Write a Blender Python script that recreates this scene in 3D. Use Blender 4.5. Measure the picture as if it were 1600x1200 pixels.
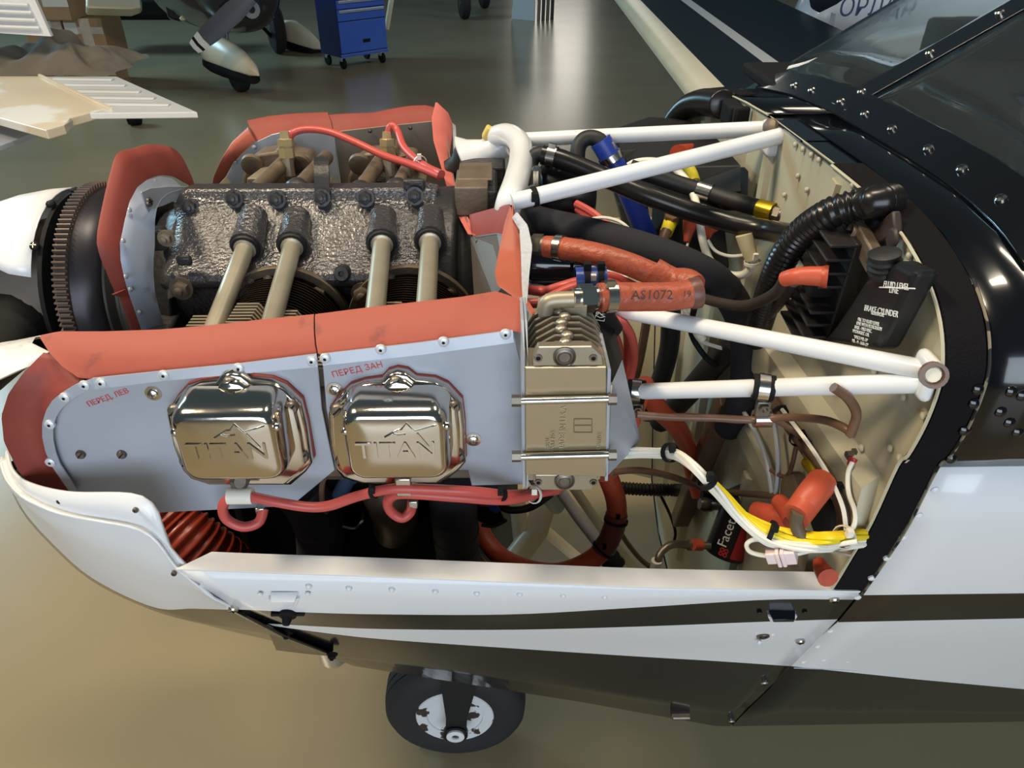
import bpy, bmesh, math, random
from mathutils import Vector as V, Matrix, Quaternion
random.seed(7)
S = bpy.context.scene
COL = S.collection
for o in list(bpy.data.objects): bpy.data.objects.remove(o)

# ------------------------------------------------------------------ camera, sky, lamps, exposure
PITCH, YAW, FPX = math.radians(33), math.radians(1), 1200.0
CAM = V((0, 0, 1.65))
cd = bpy.data.cameras.new('camera'); cam = bpy.data.objects.new('camera', cd); COL.objects.link(cam)
cam.location = CAM; cam.rotation_euler = (math.pi/2-PITCH, 0, -YAW)
cd.sensor_width = 36; cd.lens = 36*FPX/1600; cd.clip_start = .02; cd.clip_end = 200
S.camera = cam
FW = V((math.sin(YAW)*math.cos(PITCH), math.cos(YAW)*math.cos(PITCH), -math.sin(PITCH)))
RT = V((math.cos(YAW), -math.sin(YAW), 0)); UP = RT.cross(FW)

w = bpy.data.worlds.new('hangar_sky'); S.world = w; w.use_nodes = True
w.node_tree.nodes['Background'].inputs[0].default_value = (.42, .62, .74, 1)
w.node_tree.nodes['Background'].inputs[1].default_value = .16

def lamp(name, loc, target, size, energy, color, sy=None):
    l = bpy.data.lights.new(name, 'AREA'); l.shape = 'RECTANGLE'; l.size = size; l.size_y = sy or size
    l.energy = energy; l.color = color
    o = bpy.data.objects.new(name, l); COL.objects.link(o); o.location = loc
    o.rotation_euler = (V(target)-V(loc)).to_track_quat('-Z', 'Y').to_euler()
    return o
lamp('ceiling_lamp', (-2.4, .8, 4.4), (-.6, .8, .6), 1.0, 175, (1, .84, .60), .5)
lamp('ceiling_lamp', (-.25, 1.05, 4.6), (-.25, 1.05, 1), 1.2, 95, (1, .86, .66), .35)
lamp('ceiling_lamp', (2.2, 2.0, 5.2), (.3, .9, 1), 1.4, 60, (1, .88, .70), .4)
lamp('door_daylight', (.2, -4.2, 2.0), (0, 1.0, .9), 4.2, 300, (.78, .88, 1), 2.8)
lamp('window_daylight', (2.0, 30, 4.4), (0.6, 3, 0), 2.4, 110, (1, .93, .82), 3.0)
lamp('window_daylight', (7.5, 7.2, 4.0), (4.8, 11, 1), 2.0, 190, (.86, .93, 1), 1.5)
lamp('side_window_daylight', (-9, 9, 4.5), (0, 3, 0), 3, 620, (.45, .80, 1), 2)

S.view_settings.view_transform = 'Standard'; S.view_settings.look = 'None'
S.view_settings.exposure = -.40; S.view_settings.gamma = 1
S.view_settings.use_curve_mapping = False

# ------------------------------------------------------------------ helpers
def P(px, py, **k):
    (a, v), = k.items(); i = 'XYZ'.index(a)
    d = FW + RT*((px-800)/FPX) + UP*((600-py)/FPX)
    return CAM + d*((v-CAM[i])/d[i])
def PP(l, **k): return [P(x, y, **k) for x, y in l]
def H0(l): return [P(x, y, Y=yy) for x, y, yy in l]
def HX(l): return [P(x, y, X=xx) for x, y, xx in l]
def H(l):
    out = []
    for x, y, yy in l:
        q = P(x, y, Y=yy)
        if q.x > .346 and x < 1480: q = P(x, y, X=.346)   # nothing goes through the firewall sheet
        out.append(q)
    return out
def lin(c):
    return tuple(((v/255/12.92) if v/255 <= .04045 else ((v/255+.055)/1.055)**2.4) for v in c)+(1,)
MATS = {}
def mat(name, rgb, rough=.5, metal=0, var=.0, vs=20, bump=0, bs=60, coat=0, spec=.5, trans=0, alpha=1, rgb2=None, mask=(.5, .62), detail=4, bands=None, ior=1.45):
    m = bpy.data.materials.new(name); m.use_nodes = True; MATS[name] = m
    nt = m.node_tree; b = nt.nodes['Principled BSDF']
    b.inputs['Base Color'].default_value = lin(rgb)
    b.inputs['Roughness'].default_value = rough; b.inputs['Metallic'].default_value = metal
    b.inputs['Coat Weight'].default_value = coat; b.inputs['Specular IOR Level'].default_value = spec
    b.inputs['Transmission Weight'].default_value = trans; b.inputs['Alpha'].default_value = alpha
    b.inputs['IOR'].default_value = ior
    tc = nt.nodes.new('ShaderNodeTexCoord')
    if var or rgb2:
        n = nt.nodes.new('ShaderNodeTexNoise'); n.inputs['Scale'].default_value = vs; n.inputs['Detail'].default_value = detail
        nt.links.new(tc.outputs['Object'], n.inputs['Vector'])
        r = nt.nodes.new('ShaderNodeValToRGB')
        if rgb2:
            r.color_ramp.elements[0].position, r.color_ramp.elements[1].position = mask
            r.color_ramp.elements[0].color = lin(rgb); r.color_ramp.elements[1].color = lin(rgb2)
        else:
            r.color_ramp.elements[0].position = .3; r.color_ramp.elements[1].position = .7
            c = lin(rgb); r.color_ramp.elements[0].color = tuple(x*(1-var) for x in c[:3])+(1,)
            r.color_ramp.elements[1].color = tuple(min(1, x*(1+var)) for x in c[:3])+(1,)
        nt.links.new(n.outputs['Fac'], r.inputs['Fac']); nt.links.new(r.outputs['Color'], b.inputs['Base Color'])
    if bump:
        n = nt.nodes.new('ShaderNodeTexNoise'); n.inputs['Scale'].default_value = bs; n.inputs['Detail'].default_value = 3
        nt.links.new(tc.outputs['Object'], n.inputs['Vector'])
        bp = nt.nodes.new('ShaderNodeBump'); bp.inputs['Strength'].default_value = bump; bp.inputs['Distance'].default_value = .01
        nt.links.new(n.outputs['Fac'], bp.inputs['Height']); nt.links.new(bp.outputs['Normal'], b.inputs['Normal'])
    return m

WHITE = mat('white_paint', (220, 221, 222), .3, coat=.3)
CREAM = mat('cream_paint', (226, 214, 186), .35, var=.04, vs=6)
BLACKG = mat('gloss_black_paint', (11, 13, 17), .15, coat=.35, bump=.004, bs=9)
BLACKWING = mat('black_film', (20, 22, 26), .25, bump=.05, bs=14)
FELT = mat('black_felt', (24, 22, 24), .95, bump=.25, bs=420, spec=.1)
PRIMER = mat('primer_cream', (182, 176, 152), .45, var=.08, vs=7)
LINER = mat('cowl_liner', (70, 64, 56), .7, var=.2, vs=8)
RUB = mat('red_silicone', (142, 63, 52), .62, bump=.05, bs=60, rgb2=(131, 56, 46), mask=(.35, .7), vs=14)
RUBD = mat('red_silicone_marked', (160, 77, 61), .62, bump=.04, bs=60, rgb2=(84, 48, 44), mask=(.60, .74), vs=22, detail=6)
ORUB = mat('orange_silicone', (166, 84, 62), .5, var=.06, vs=12)
ALU = mat('baffle_aluminium', (168, 174, 184), .45, .35, var=.06, vs=9, bump=.02, bs=30)
ALUD = mat('grey_brown_aluminium', (136, 126, 114), .5, .5, var=.1, vs=12)  # far rear baffle: shadow and reflection are put into this grey-brown tone
STEEL = mat('bright_steel', (196, 192, 184), .22, 1)
STEELD = mat('dull_steel', (120, 112, 102), .4, .85, var=.15, vs=60)
CHROME = mat('polished_cover', (206, 198, 186), .13, 1, bump=.012, bs=90)
GREYP = mat('wrinkle_grey_paint', (64, 61, 62), .19, .1, var=.1, vs=8, bump=.30, bs=210, spec=1.0)
GREYD = mat('dark_grey_casting', (52, 50, 50), .4, .2, var=.2, vs=20, bump=.15, bs=120)
BRONZE = mat('brown_casting', (112, 98, 82), .5, .35, var=.2, vs=30, bump=.08, bs=160)
FINAL_ = mat('fin_aluminium', (160, 148, 126), .45, .5, var=.1, vs=40)
TUBEAL = mat('pushrod_aluminium', (176, 168, 148), .38, .55, var=.08, vs=30)
COOLER = mat('cooler_metal', (160, 150, 132), .36, .7, var=.06, vs=40)
DFIN = mat('oily_barrel', (50, 38, 28), .3, .5, var=.3, vs=60)
BLK = mat('black_rubber', (26, 25, 26), .55, var=.1, vs=30)
FOAM = mat('black_foam', (44, 43, 47), .85, bump=.08, bs=300, spec=.2)
SHINY = mat('shiny_black_hose', (26, 24, 23), .27, spec=.5)
BLKM = mat('matt_black', (17, 17, 18), .7, spec=.25)
BLUEH = mat('blue_silicone', (38, 62, 150), .4)
FIRE = mat('fire_sleeve_orange', (160, 78, 54), .42, bump=.35, bs=70, var=.12, vs=30)
FIRE2 = mat('fire_sleeve_red', (176, 72, 48), .42, bump=.15, bs=50, var=.14, vs=20)
WIRE = mat('red_ignition_lead', (188, 80, 72), .38)
WIREW = mat('white_wire', (226, 222, 208), .4)
YEL = mat('yellow_wire', (230, 204, 28), .4)
YELF = mat('gold_fitting', (184, 156, 40), .3, .8)
BRASS = mat('plug_brass', (222, 202, 152), .32, .7)
BRN = mat('brown_cable', (104, 76, 58), .4, var=.2, vs=25)
NYL = mat('nylon', (224, 218, 204), .4)
BLUET = mat('blue_sleeve', (40, 66, 140), .3)
WRAP = mat('exhaust_wrap', (58, 56, 64), .7, var=.25, vs=18, bump=.2, bs=40)
SCAT = mat('red_duct_hose', (140, 52, 36), .32, var=.2, vs=12)
TYRE = mat('tyre_rubber', (36, 35, 37), .75, var=.1, vs=20, bump=.03, bs=80)
RIMW = mat('chipped_white_rim', (206, 208, 208), .4, rgb2=(60, 52, 46), mask=(.56, .58), vs=22)
FLOOR = mat('epoxy_floor', (156, 140, 108), .24, rgb2=(145, 131, 102), mask=(.3, .7), vs=1.4, bump=.03, bs=11, spec=.75, detail=12)
CARD = mat('cardboard', (168, 138, 106), .75, var=.07, vs=9)
PAPER = mat('paper_label', (222, 222, 218), .6)
TAPE = mat('packing_tape', (200, 190, 176), .3, var=.1, vs=14)
CLOTH = mat('grey_brown_cloth', (104, 97, 86), .95, var=.12, vs=7, bump=.5, bs=26)
CABB = mat('blue_cabinet', (56, 96, 190), .3, coat=.2)
CABD = mat('dark_blue_cabinet', (22, 36, 92), .35)
SILV = mat('brushed_silver', (178, 190, 204), .3, .7)
INK = mat('red_marker', (200, 80, 80), .7)
INKB = mat('black_print', (60, 40, 34), .6)
INKW = mat('white_print', (228, 228, 222), .6)
INKN = mat('navy_print', (40, 62, 96), .5)
REDP = mat('red_label', (176, 44, 50), .4)
GLASS = mat('windshield_acrylic', (222, 236, 238), .03, trans=.985, ior=1.14, spec=.6)
RAWG = mat('grey_wing_paint', (160, 166, 176), .35)

ORG = {}
def org(o):
    while o.parent is not None: o = o.parent
    return ORG.get(o.name, V((0, 0, 0)))
def tag(o, label=None, cat=None, group=None, kind=None):
    if label: o['label'] = label
    if cat: o['category'] = cat
    if group: o['group'] = group
    if kind: o['kind'] = kind
    return o
def thing(name, label, cat, loc, group=None):
    o = bpy.data.objects.new(name, None); o.empty_display_size = .05; COL.objects.link(o); o.location = loc
    ORG[o.name] = V(loc); return tag(o, label, cat, group)

def basis(d):
    d = V(d).normalized(); a = V((0, 0, 1)) if abs(d.z) < .9 else V((1, 0, 0))
    u = d.cross(a).normalized(); return d, u, u.cross(d).normalized()
def spline(p, k=8, closed=False):
    p = [V(q) for q in p]; n = len(p)
    if n < 3: return p
    out = []
    for i in range(n if closed else n-1):
        if closed: a, b, c, d = p[i-1], p[i], p[(i+1) % n], p[(i+2) % n]
        else: a, b, c, d = p[max(i-1, 0)], p[i], p[i+1], p[min(i+2, n-1)]
        for j in range(k):
            t = j/k
            out.append(.5*((2*b)+(c-a)*t+(2*a-5*b+4*c-d)*t*t+(3*b-a-3*c+d)*t**3))
    if not closed: out.append(p[-1])
    return out
def resample(p, n):
    p = [V(q) for q in p]; L = [0]
    for a, b in zip(p, p[1:]): L.append(L[-1]+(b-a).length)
    out = []; j = 0
    for i in range(n):
        s = L[-1]*i/(n-1)
        while j < len(p)-2 and L[j+1] < s: j += 1
        t = (s-L[j])/max(L[j+1]-L[j], 1e-9); out.append(p[j].lerp(p[j+1], t))
    return out
def at_t(p, t):
    q = resample(p, 101); i = min(int(t*100), 99)
    return q[i].lerp(q[i+1], t*100-i), (q[i+1]-q[i]).normalized()

class MB:
    def __init__(s): s.v = []; s.f = []; s.m = []
    def add(s, vs, fs, m=0):
        b = len(s.v); s.v += [V(x) for x in vs]; s.f += [tuple(b+i for i in f) for f in fs]; s.m += [m]*len(fs); return s
    def box(s, c, d, R=None, m=0, taper=None):
        c = V(c); vs = []
        for z in (-1, 1):
            for x, y in ((-1, -1), (1, -1), (1, 1), (-1, 1)):
                t = taper if (taper and z > 0) else 1
                q = V((x*d[0]/2*t, y*d[1]/2*t, z*d[2]/2)); vs.append(c+(R @ q if R else q))
        return s.add(vs, [(3, 2, 1, 0), (4, 5, 6, 7), (0, 1, 5, 4), (1, 2, 6, 5), (2, 3, 7, 6), (3, 0, 4, 7)], m)
    def loft(s, rings, caps=True, closed=True, m=0):
        n = len(rings[0]); vs = [q for r in rings for q in r]; fs = []
        for i in range(len(rings)-1):
            for j in range(n if closed else n-1):
                k = (j+1) % n; fs.append((i*n+j, i*n+k, (i+1)*n+k, (i+1)*n+j))
        if caps and closed: fs += [tuple(range(n-1, -1, -1)), tuple((len(rings)-1)*n+j for j in range(n))]
        return s.add(vs, fs, m)
    def lathe(s, p, d, prof, n=20, caps=True, m=0, ph=0):
        d, u, w_ = basis(d); p = V(p)
        return s.loft([[p+d*t+(u*math.cos(a)+w_*math.sin(a))*r for a in [ph+2*math.pi*i/n for i in range(n)]] for t, r in prof], caps, m=m)
    def cyl(s, a, b, r, r2=None, n=16, m=0, ph=0):
        a, b = V(a), V(b); return s.lathe(a, b-a, [(0, r), ((b-a).length, r if r2 is None else r2)], n, m=m, ph=ph)
    def tube(s, pts, r, n=10, caps=True, m=0, flat=1):
        pts = [V(q) for q in pts]; N = len(pts); rings = []; u = None
        for i in range(N):
            d = (pts[min(i+1, N-1)]-pts[max(i-1, 0)]).normalized()
            if u is None: u = basis(d)[1]
            u = (u-d*u.dot(d)).normalized(); w_ = d.cross(u)
            rr = r[i] if isinstance(r, (list, tuple)) else r
            rings.append([pts[i]+(u*math.cos(2*math.pi*k/n)+w_*math.sin(2*math.pi*k/n)*flat)*rr for k in range(n)])
        return s.loft(rings, caps, m=m)
    def prism(s, poly, vec, m=0):
        vec = V(vec); n = len(poly); a = [V(q) for q in poly]
        return s.add(a+[q+vec for q in a], [tuple(range(n-1, -1, -1)), tuple(range(n, 2*n))]+[(i, (i+1) % n, n+(i+1) % n, n+i) for i in range(n)], m)
    def ribbon(s, A, B, vec, n=24, bulge=None, rows=1, m=0):
        A, B = resample(A, n), resample(B, n); vec = V(vec); rr = []
        for j in range(rows+1):
            t = j/rows; k = 4*t*(1-t)
            rr.append([a.lerp(b, t)+(V(bulge)*k if bulge else V((0, 0, 0))) for a, b in zip(A, B)])
        loop = rr+[[q+vec for q in r] for r in reversed(rr)]
        rings = [[loop[j][i] for j in range(len(loop))] for i in range(n)]
        return s.loft(rings, True, m=m)
    def grid(s, rows, m=0):
        return s.loft(rows, False, False, m=m)
    def ball(s, c, r, n=12, k=6, sc=(1, 1, 1), m=0):
        c = V(c); rings = []
        for i in range(k+1):
            a = math.pi*i/k; rr = max(math.sin(a), 1e-3)
            rings.append([c+V((rr*math.cos(2*math.pi*j/n)*r*sc[0], rr*math.sin(2*math.pi*j/n)*r*sc[1], -math.cos(a)*r*sc[2])) for j in range(n)])
        return s.loft(rings, True, m=m)
    def build(s, name, mats, parent=None, smooth=35, bevel=0, loc=None, kind=None, label=None, seg=2, weld=False):
        if parent is not None: o0 = org(parent)
        elif loc is not None: o0 = V(loc)
        else:
            xs = [q.x for q in s.v]; ys = [q.y for q in s.v]
            o0 = V(((min(xs)+max(xs))/2, (min(ys)+max(ys))/2, min(q.z for q in s.v)))
        me = bpy.data.meshes.new(name); me.from_pydata([q-o0 for q in s.v], [], s.f)
        for x in (mats if isinstance(mats, (list, tuple)) else [mats]): me.materials.append(x)
        me.polygons.foreach_set('material_index', s.m)
        bm = bmesh.new(); bm.from_mesh(me)
        if weld: bmesh.ops.remove_doubles(bm, verts=bm.verts, dist=1e-6)
        bmesh.ops.recalc_face_normals(bm, faces=bm.faces); bm.to_mesh(me); bm.free()
        if smooth:
            me.polygons.foreach_set('use_smooth', [True]*len(me.polygons)); me.set_sharp_from_angle(angle=math.radians(smooth))
        o = bpy.data.objects.new(name, me); COL.objects.link(o)
        if parent is not None: o.parent = parent
        else: o.location = o0; ORG[o.name] = o0
        if bevel:
            b = o.modifiers.new('bevel', 'BEVEL'); b.width = bevel; b.segments = seg; b.limit_method = 'ANGLE'; b.angle_limit = math.radians(40)
        if kind: o['kind'] = kind
        if label: o['label'] = label
        return o

def copies(name, me_obj, parent, spots, normals=None):
    """copies of one part (shared mesh) at world spots, its local +Z turned to the normal"""
    base = org(parent); out = []
    for i, p in enumerate(spots):
        o = me_obj.copy() if i else me_obj
        if i: COL.objects.link(o)
        o.name = name; o.parent = parent; o.location = V(p)-base
        nn = normals[i] if isinstance(normals, list) else normals
        if nn is not None: o.rotation_euler = V(nn).to_track_quat('Z', 'Y').to_euler()
        out.append(o)
    return out
def stud(kind, r, m, m2=None):
    """a rivet, screw or nut as a small mesh about the origin, standing along +Z"""
    b = MB(); z = V((0, 0, 0)); up = V((0, 0, 1))
    if kind == 'rivet': b.lathe(z, up, [(-.001, r), (r*.25, r*.95), (r*.5, r*.6), (r*.6, r*.1)], 10)
    elif kind == 'pop': b.lathe(z, up, [(-.001, r), (r*.3, r*.95), (r*.5, r*.65), (r*.5, r*.3)], 12, caps=False); b.lathe(z, up, [(r*.1, r*.32), (r*.3, r*.3)], 8, m=1)
    elif kind == 'screw':
        b.lathe(z, up, [(-.001, r), (r*.45, r), (r*.75, r*.72), (r*.8, r*.1)], 14)
        b.box((0, 0, r*.8), (r*1.3, r*.22, r*.12), m=1); b.box((0, 0, r*.8), (r*.22, r*1.3, r*.12), m=1)
    elif kind == 'slot':
        b.lathe(z, up, [(-.001, r), (r*.5, r), (r*.75, r*.8), (r*.8, r*.1)], 14); b.box((0, 0, r*.78), (r*1.6, r*.25, r*.12), Matrix.Rotation(.8, 3, 'Z'), m=1)
    elif kind == 'washer':
        b.lathe(z, up, [(-.001, r), (r*.18, r), (r*.2, r*.6)], 18); b.lathe(z, up, [(r*.1, r*.62), (r*.45, r*.6), (r*.6, r*.35), (r*.62, r*.05)], 14)
        b.box((0, 0, r*.6), (r*.7, r*.14, r*.1), m=1); b.box((0, 0, r*.6), (r*.14, r*.7, r*.1), m=1)
    elif kind == 'bolt':
        b.lathe(z, up, [(-.001, r*1.35), (r*.25, r*1.35), (r*.26, r)], 16); b.lathe(z, up, [(r*.2, r), (r*1.0, r), (r*1.1, r*.8)], 6); b.lathe(z, up, [(r*1.0, r*.5), (r*1.5, r*.5), (r*1.55, r*.4)], 10)
    o = b.build(kind, [m, m2 or BLKM], None, 40, loc=(0, 0, 0)); ORG.pop(o.name, None); return o
def studs(name, kind, r, m, parent, spots, normals, m2=None): return copies(name, stud(kind, r, m, m2), parent, spots, normals)

def text(s, size, pos, xd, yd, m, parent, name='lettering', ext=.0004, align='LEFT', shear=0, label=None):
    cu = bpy.data.curves.new(name, 'FONT'); cu.body = s; cu.size = size; cu.extrude = ext; cu.align_x = align; cu.shear = shear; cu.resolution_u = 3
    t = bpy.data.objects.new(name+'_curve', cu); COL.objects.link(t); bpy.context.view_layer.update()
    me = bpy.data.meshes.new_from_object(t.evaluated_get(bpy.context.evaluated_depsgraph_get()))
    bpy.data.objects.remove(t); me.materials.clear(); me.materials.append(m)
    o = bpy.data.objects.new(name, me); COL.objects.link(o); o.parent = parent
    x = V(xd).normalized(); y = V(yd); y = (y-x*y.dot(x)).normalized(); z = x.cross(y)
    M = Matrix((x, y, z)).transposed().to_4x4(); M.translation = V(pos)-org(parent); o.matrix_local = M
    if label: o['label'] = label
    return o
def ring(pts, t, r, wdt, m, parent, name='clamp', screw=True, thick=.0015):
    p, d = at_t(pts, t); b = MB()
    b.lathe(p-d*wdt/2, d, [(0, r), (0, r+thick), (wdt, r+thick), (wdt, r)], 20, caps=False)
    if screw:
        _, u, w_ = basis(d); q = p+V((0, -.3, .95)).normalized()*(r+.003); b.box(q, (.010, .005, .007), Matrix((d, u, w_)).transposed())
    return b.build(name, m, parent, 35)
def tie(pts, t, r, m, parent, name='cable_tie', wdt=.004):
    p, d = at_t(pts, t); b = MB(); b.lathe(p-d*wdt/2, d, [(0, r), (0, r+.0012), (wdt, r+.0012), (wdt, r)], 16, caps=False)
    b.box(p+V((0, -.5, .86))*(r+.003), (.006, .006, .008)); return b.build(name, m, parent, 35)
def hose(name, label, cat, pts, r, m, group=None, n=12, k=10, ridge=0, pitch=.008, parent=None, straight=False):
    sp = [V(q) for q in pts] if straight else spline(pts, k)
    if ridge:
        L = sum((b-a).length for a, b in zip(sp, sp[1:])); N = max(int(L/pitch)*4, 8); sp = resample(sp, N)
        rr = [r+ridge*(1 if i % 4 in (1, 2) else -1) for i in range(N)]
    else: rr = r
    o = MB().tube(sp, rr, n).build(name, m, parent, 40 if not ridge else 60)
    if parent is None: tag(o, label, cat, group)
    return o, sp
# ------------------------------------------------------------------ the floor
b = MB(); b.box((0, 12, -.05), (60, 44, .1)); tag(b.build('floor', FLOOR, smooth=0, loc=(0, 0, 0)), kind='structure')

b = MB(); b.box((0, 34.1, 3.5), (60, .2, 7)); tag(b.build('wall_back', mat('hangar_wall', (84, 122, 140), .7, var=.1, vs=.4), smooth=0), kind='structure')
# ------------------------------------------------------------------ fuselage of the aeroplane
SEC = [(1.05, 1.393), (.94, 1.396), (.82, 1.399), (.72, 1.399), (.64, 1.391), (.58, 1.374), (.545, 1.353), (.524, 1.326), (.518, 1.30), (.519, 1.265),
       (.527, 1.226), (.536, 1.208), (.545, 1.13), (.558, 1.07), (.577, .993), (.599, .922), (.636, .835), (.676, .739), (.706, .64), (.745, .54), (.785, .43), (.84, .392), (1.05, .385)]
FAR = [(1.05, 1.393), (1.2, 1.381), (1.356, 1.359), (1.5, 1.32), (1.6, 1.275), (1.655, 1.22), (1.672, 1.14), (1.66, 1.02), (1.60, .85), (1.50, .62), (1.42, .45), (1.3, .395), (1.05, .385)]
XF, XS = .36, .395
def ysec(z):
    for (y0, z0), (y1, z1) in zip(SEC[7:], SEC[8:]):
        if z1 <= z <= z0: return y0+(y1-y0)*(z0-z)/max(z0-z1, 1e-6)
    return SEC[7][0] if z > 1 else 1.05
def kx(X): return max(.3, min(1, 1+(X-.37)*.545))
def tap(X, z): return max(0, min(1, (.12-X)/.40))*(-.045+.070*max(0, min(1, (z-.70)/.37)))   # the cowling draws in towards the nose, fuller below
def SK(px, py, cowl=False):
    """where the ray through a pixel meets the near skin of the fuselage or of the cowling"""
    t = .3; st = .002
    d = FW+RT*((px-800)/FPX)+UP*((600-py)/FPX)
    while t < 2.2:
        q = CAM+d*t
        z = 1-(1-q.z)/kx(q.x) if cowl and q.z < 1 else q.z
        if z < .386 or (z < 1.326 and q.y >= ysec(z)+(tap(q.x, q.z) if cowl else 0)):
            if st < 2e-5: return q
            t -= st; st *= .1
        t += st
    return CAM+d*1.1
fus = thing('fuselage', 'black and white front fuselage of the aeroplane with open engine bay', 'fuselage', (XF, 1.05, .385))
def skin(X, pts, off=0): return [V((X, y, z)) for y, z in pts]
xs = [XS, .45, .6, .9, 1.3, 1.7]
b = MB(); b.grid([skin(x, SEC[:12]) for x in xs]); up = b.build('upper_skin', BLACKG, fus, 60)
sol = up.modifiers.new('s', 'SOLIDIFY'); sol.thickness = .002; sol.offset = -1
b = MB(); b.grid([skin(x, FAR) for x in [XF]+xs]); o = b.build('far_skin', BLACKG, fus, 60)
sol = o.modifiers.new('s', 'SOLIDIFY'); sol.thickness = .002; sol.offset = 1
def wedge(x):  # lower white edge runs down towards the tail
    z = .739-(x-XS)*.29; return z
def lower_row(x):
    zw = wedge(x); r = [(ysec(z), z) for z in (1.207, 1.13, 1.07, .993-.004*(x-XS))]
    return [skin(x, r), skin(x, [r[-1], (ysec(.955), .955), (ysec(.922), .922+.01*(x-XS))]), skin(x, [(ysec(.922), .922+.01*(x-XS)), (ysec(.84), .84), (ysec(zw), zw)]),
            skin(x, [(ysec(zw), zw)]+[(ysec(zw+(.43-zw)*t), zw+(.43-zw)*t) for t in (.3, .6, 1)]+[(.84, .392), (1.05, .385)])]
R = [lower_row(x) for x in xs]
b = MB()
for i, m in enumerate((0, 1, 0, 1)): b.grid([r[i] for r in R], m)
o = b.build('side_panel', [WHITE, BLACKG], fus, 60, weld=True, label='white painted side panel with black stripe and black belly')
sol = o.modifiers.new('s', 'SOLIDIFY'); sol.thickness = .002; sol.offset = -1
# recessed ledge for the cowling, with felt
inn = [(y+(.004 if 3 < i < 14 else .014 if i > 14 else .004 if i == 14 else 0), z-.003*(1 if i < 8 else 0)) for i, (y, z) in enumerate(SEC)]
b = MB(); b.ribbon(spline(skin(XF, inn[1:3]+inn[3:]), 3), spline(skin(XS+.004, inn[1:]), 3), (0, .001, -.001), 90); b.build('cowl_ledge', BLACKG, fus, 60)
b = MB(); b.ribbon(skin(XF, [(1.10, 1.388), (1.05, 1.391), (.92, 1.3945)]), skin(XS+.004, [(1.10, 1.388), (1.05, 1.391), (.92, 1.3945)]), (0, .001, -.001), 12); b.build('cowl_ledge', BLACKG, fus, 60)
b = MB(); b.ribbon(spline(skin(XF+.002, [(y-.003*(i > 3), z+.002*(i < 8)) for i, (y, z) in enumerate(inn)][2:15]), 4), spline(skin(XS-.001, [(y-.003*(i > 3), z+.002*(i < 8)) for i, (y, z) in enumerate(inn)][2:15]), 4), (0, .002, -.001), 90)
b.build('felt_strip', FELT, fus, 60, label='black felt strip glued round the cowling ledge')
b = MB(); b.ribbon(skin(XF+.004, [(y, z+.002) for y, z in FAR[1:6]]), skin(XF+.03, [(y, z+.004) for y, z in FAR[1:6]]), (0, .001, .002), 40); b.build('felt_strip', FELT, fus, 60)
b = MB(); b.tube(spline(skin(XS+.0005, [(y-.0006, z) for y, z in SEC[5:15]]), 4), .0013, 6); b.build('paint_edge', mat('worn_edge', (126, 116, 98), .6, rgb2=(30, 30, 32), mask=(.52, .56), vs=60), fus)
b = MB(); b.tube(spline(skin(XF, [(y-.001, z) for y, z in inn[2:20]]), 4), .0016, 6); b.tube(spline(skin(XF, FAR[:9]), 4), .0016, 6); b.build('edge_bead', PRIMER, fus)
b = MB(); b.prism(skin(XF+.003, [(y+.003, z-.002) for y, z in SEC]+FAR[-2:0:-1]), (.002, 0, 0)); fw = b.build('firewall', PRIMER, fus, 0, label='cream primed firewall sheet with stiffeners')
# firewall stiffeners: pressed channels
def channel(y0, z0, y1, z1, wd, h):
    bb = MB(); d = V((0, y1-y0, z1-z0)); n = V((0, -d.z, d.y)).normalized(); a = V((XF+.004, y0, z0)); L = []
    for q in (a, a+d): L.append([q-n*wd/2, q-n*wd*.3-V((h, 0, 0)), q+n*wd*.3-V((h, 0, 0)), q+n*wd/2])
    bb.loft(L, True); return bb.build('stiffener', PRIMER, fw, 30)
channel(.56, 1.135, 1.12, 1.095, .085, .016); channel(.63, .985, 1.1, .96, .05, .010); channel(1.02, 1.375, 1.02, 1.12, .03, .008); channel(.80, 1.385, .84, 1.15, .022, .006); channel(1.14, 1.36, 1.12, .5, .04, .012); channel(1.36, 1.34, 1.30, .5, .04, .010); channel(.86, .93, .84, .45, .03, .010)
pts_fw = PP([(1242, 226), (1254, 233), (1267, 242), (1279, 250), (1260, 297), (1246, 275), (1225, 305), (1332, 290), (1350, 345), (1365, 580), (1425, 580), (1442, 650), (1390, 700), (1405, 715), (1352, 770), (1300, 560), (1410, 620), (1345, 700), (1420, 400), (1385, 350)], X=XF)
studs('rivet', 'rivet', .0036, PRIMER, fw, pts_fw, V((-1, 0, 0)))
# rivets of the black upper side and of the white panel
bl = [(1502, 386), (1517, 422), (1537, 462), (1536, 510), (1535, 556), (1528, 608), (1580, 612), (1597, 618), (1522, 630), (1563, 643), (1577, 660), (1590, 675), (1507, 672), (1486, 716)]
studs('rivet', 'rivet', .0052, BLACKG, fus, [SK(*q) for q in bl], V((0, -1, .15)))
wl = [(1461, 765), (1436, 805), (1411, 840), (1386, 872), (1362, 903), (1340, 933), (1297, 986), (1277, 1010), (1255, 1034), (1287, 1031), (1324, 1033), (1366, 1034), (1411, 1035), (1432, 1038), (1483, 1040), (1542, 1041), (1597, 1042)]
studs('rivet', 'rivet', .0042, WHITE, fus, [SK(*q) for q in wl], [V((0, -1, -.2 if q[1] < 950 else -.35)) for q in wl])
b = MB(); b.tube([SK(x, y)+V((0, -.0004, 0)) for x, y in ((1240, 1043), (1330, 1046), (1430, 1049), (1600, 1052))], .0012, 5); b.build('seam', RAWG, fus)
tops = [(1262, 188), (1300, 206), (1338, 232), (1372, 256), (1402, 276), (1436, 304), (1462, 332), (1482, 358)]
studs('rivet', 'rivet', .0034, STEELD, fus, [P(x, y, X=.415) for x, y in tops], V((0, -.2, 1)))
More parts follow.
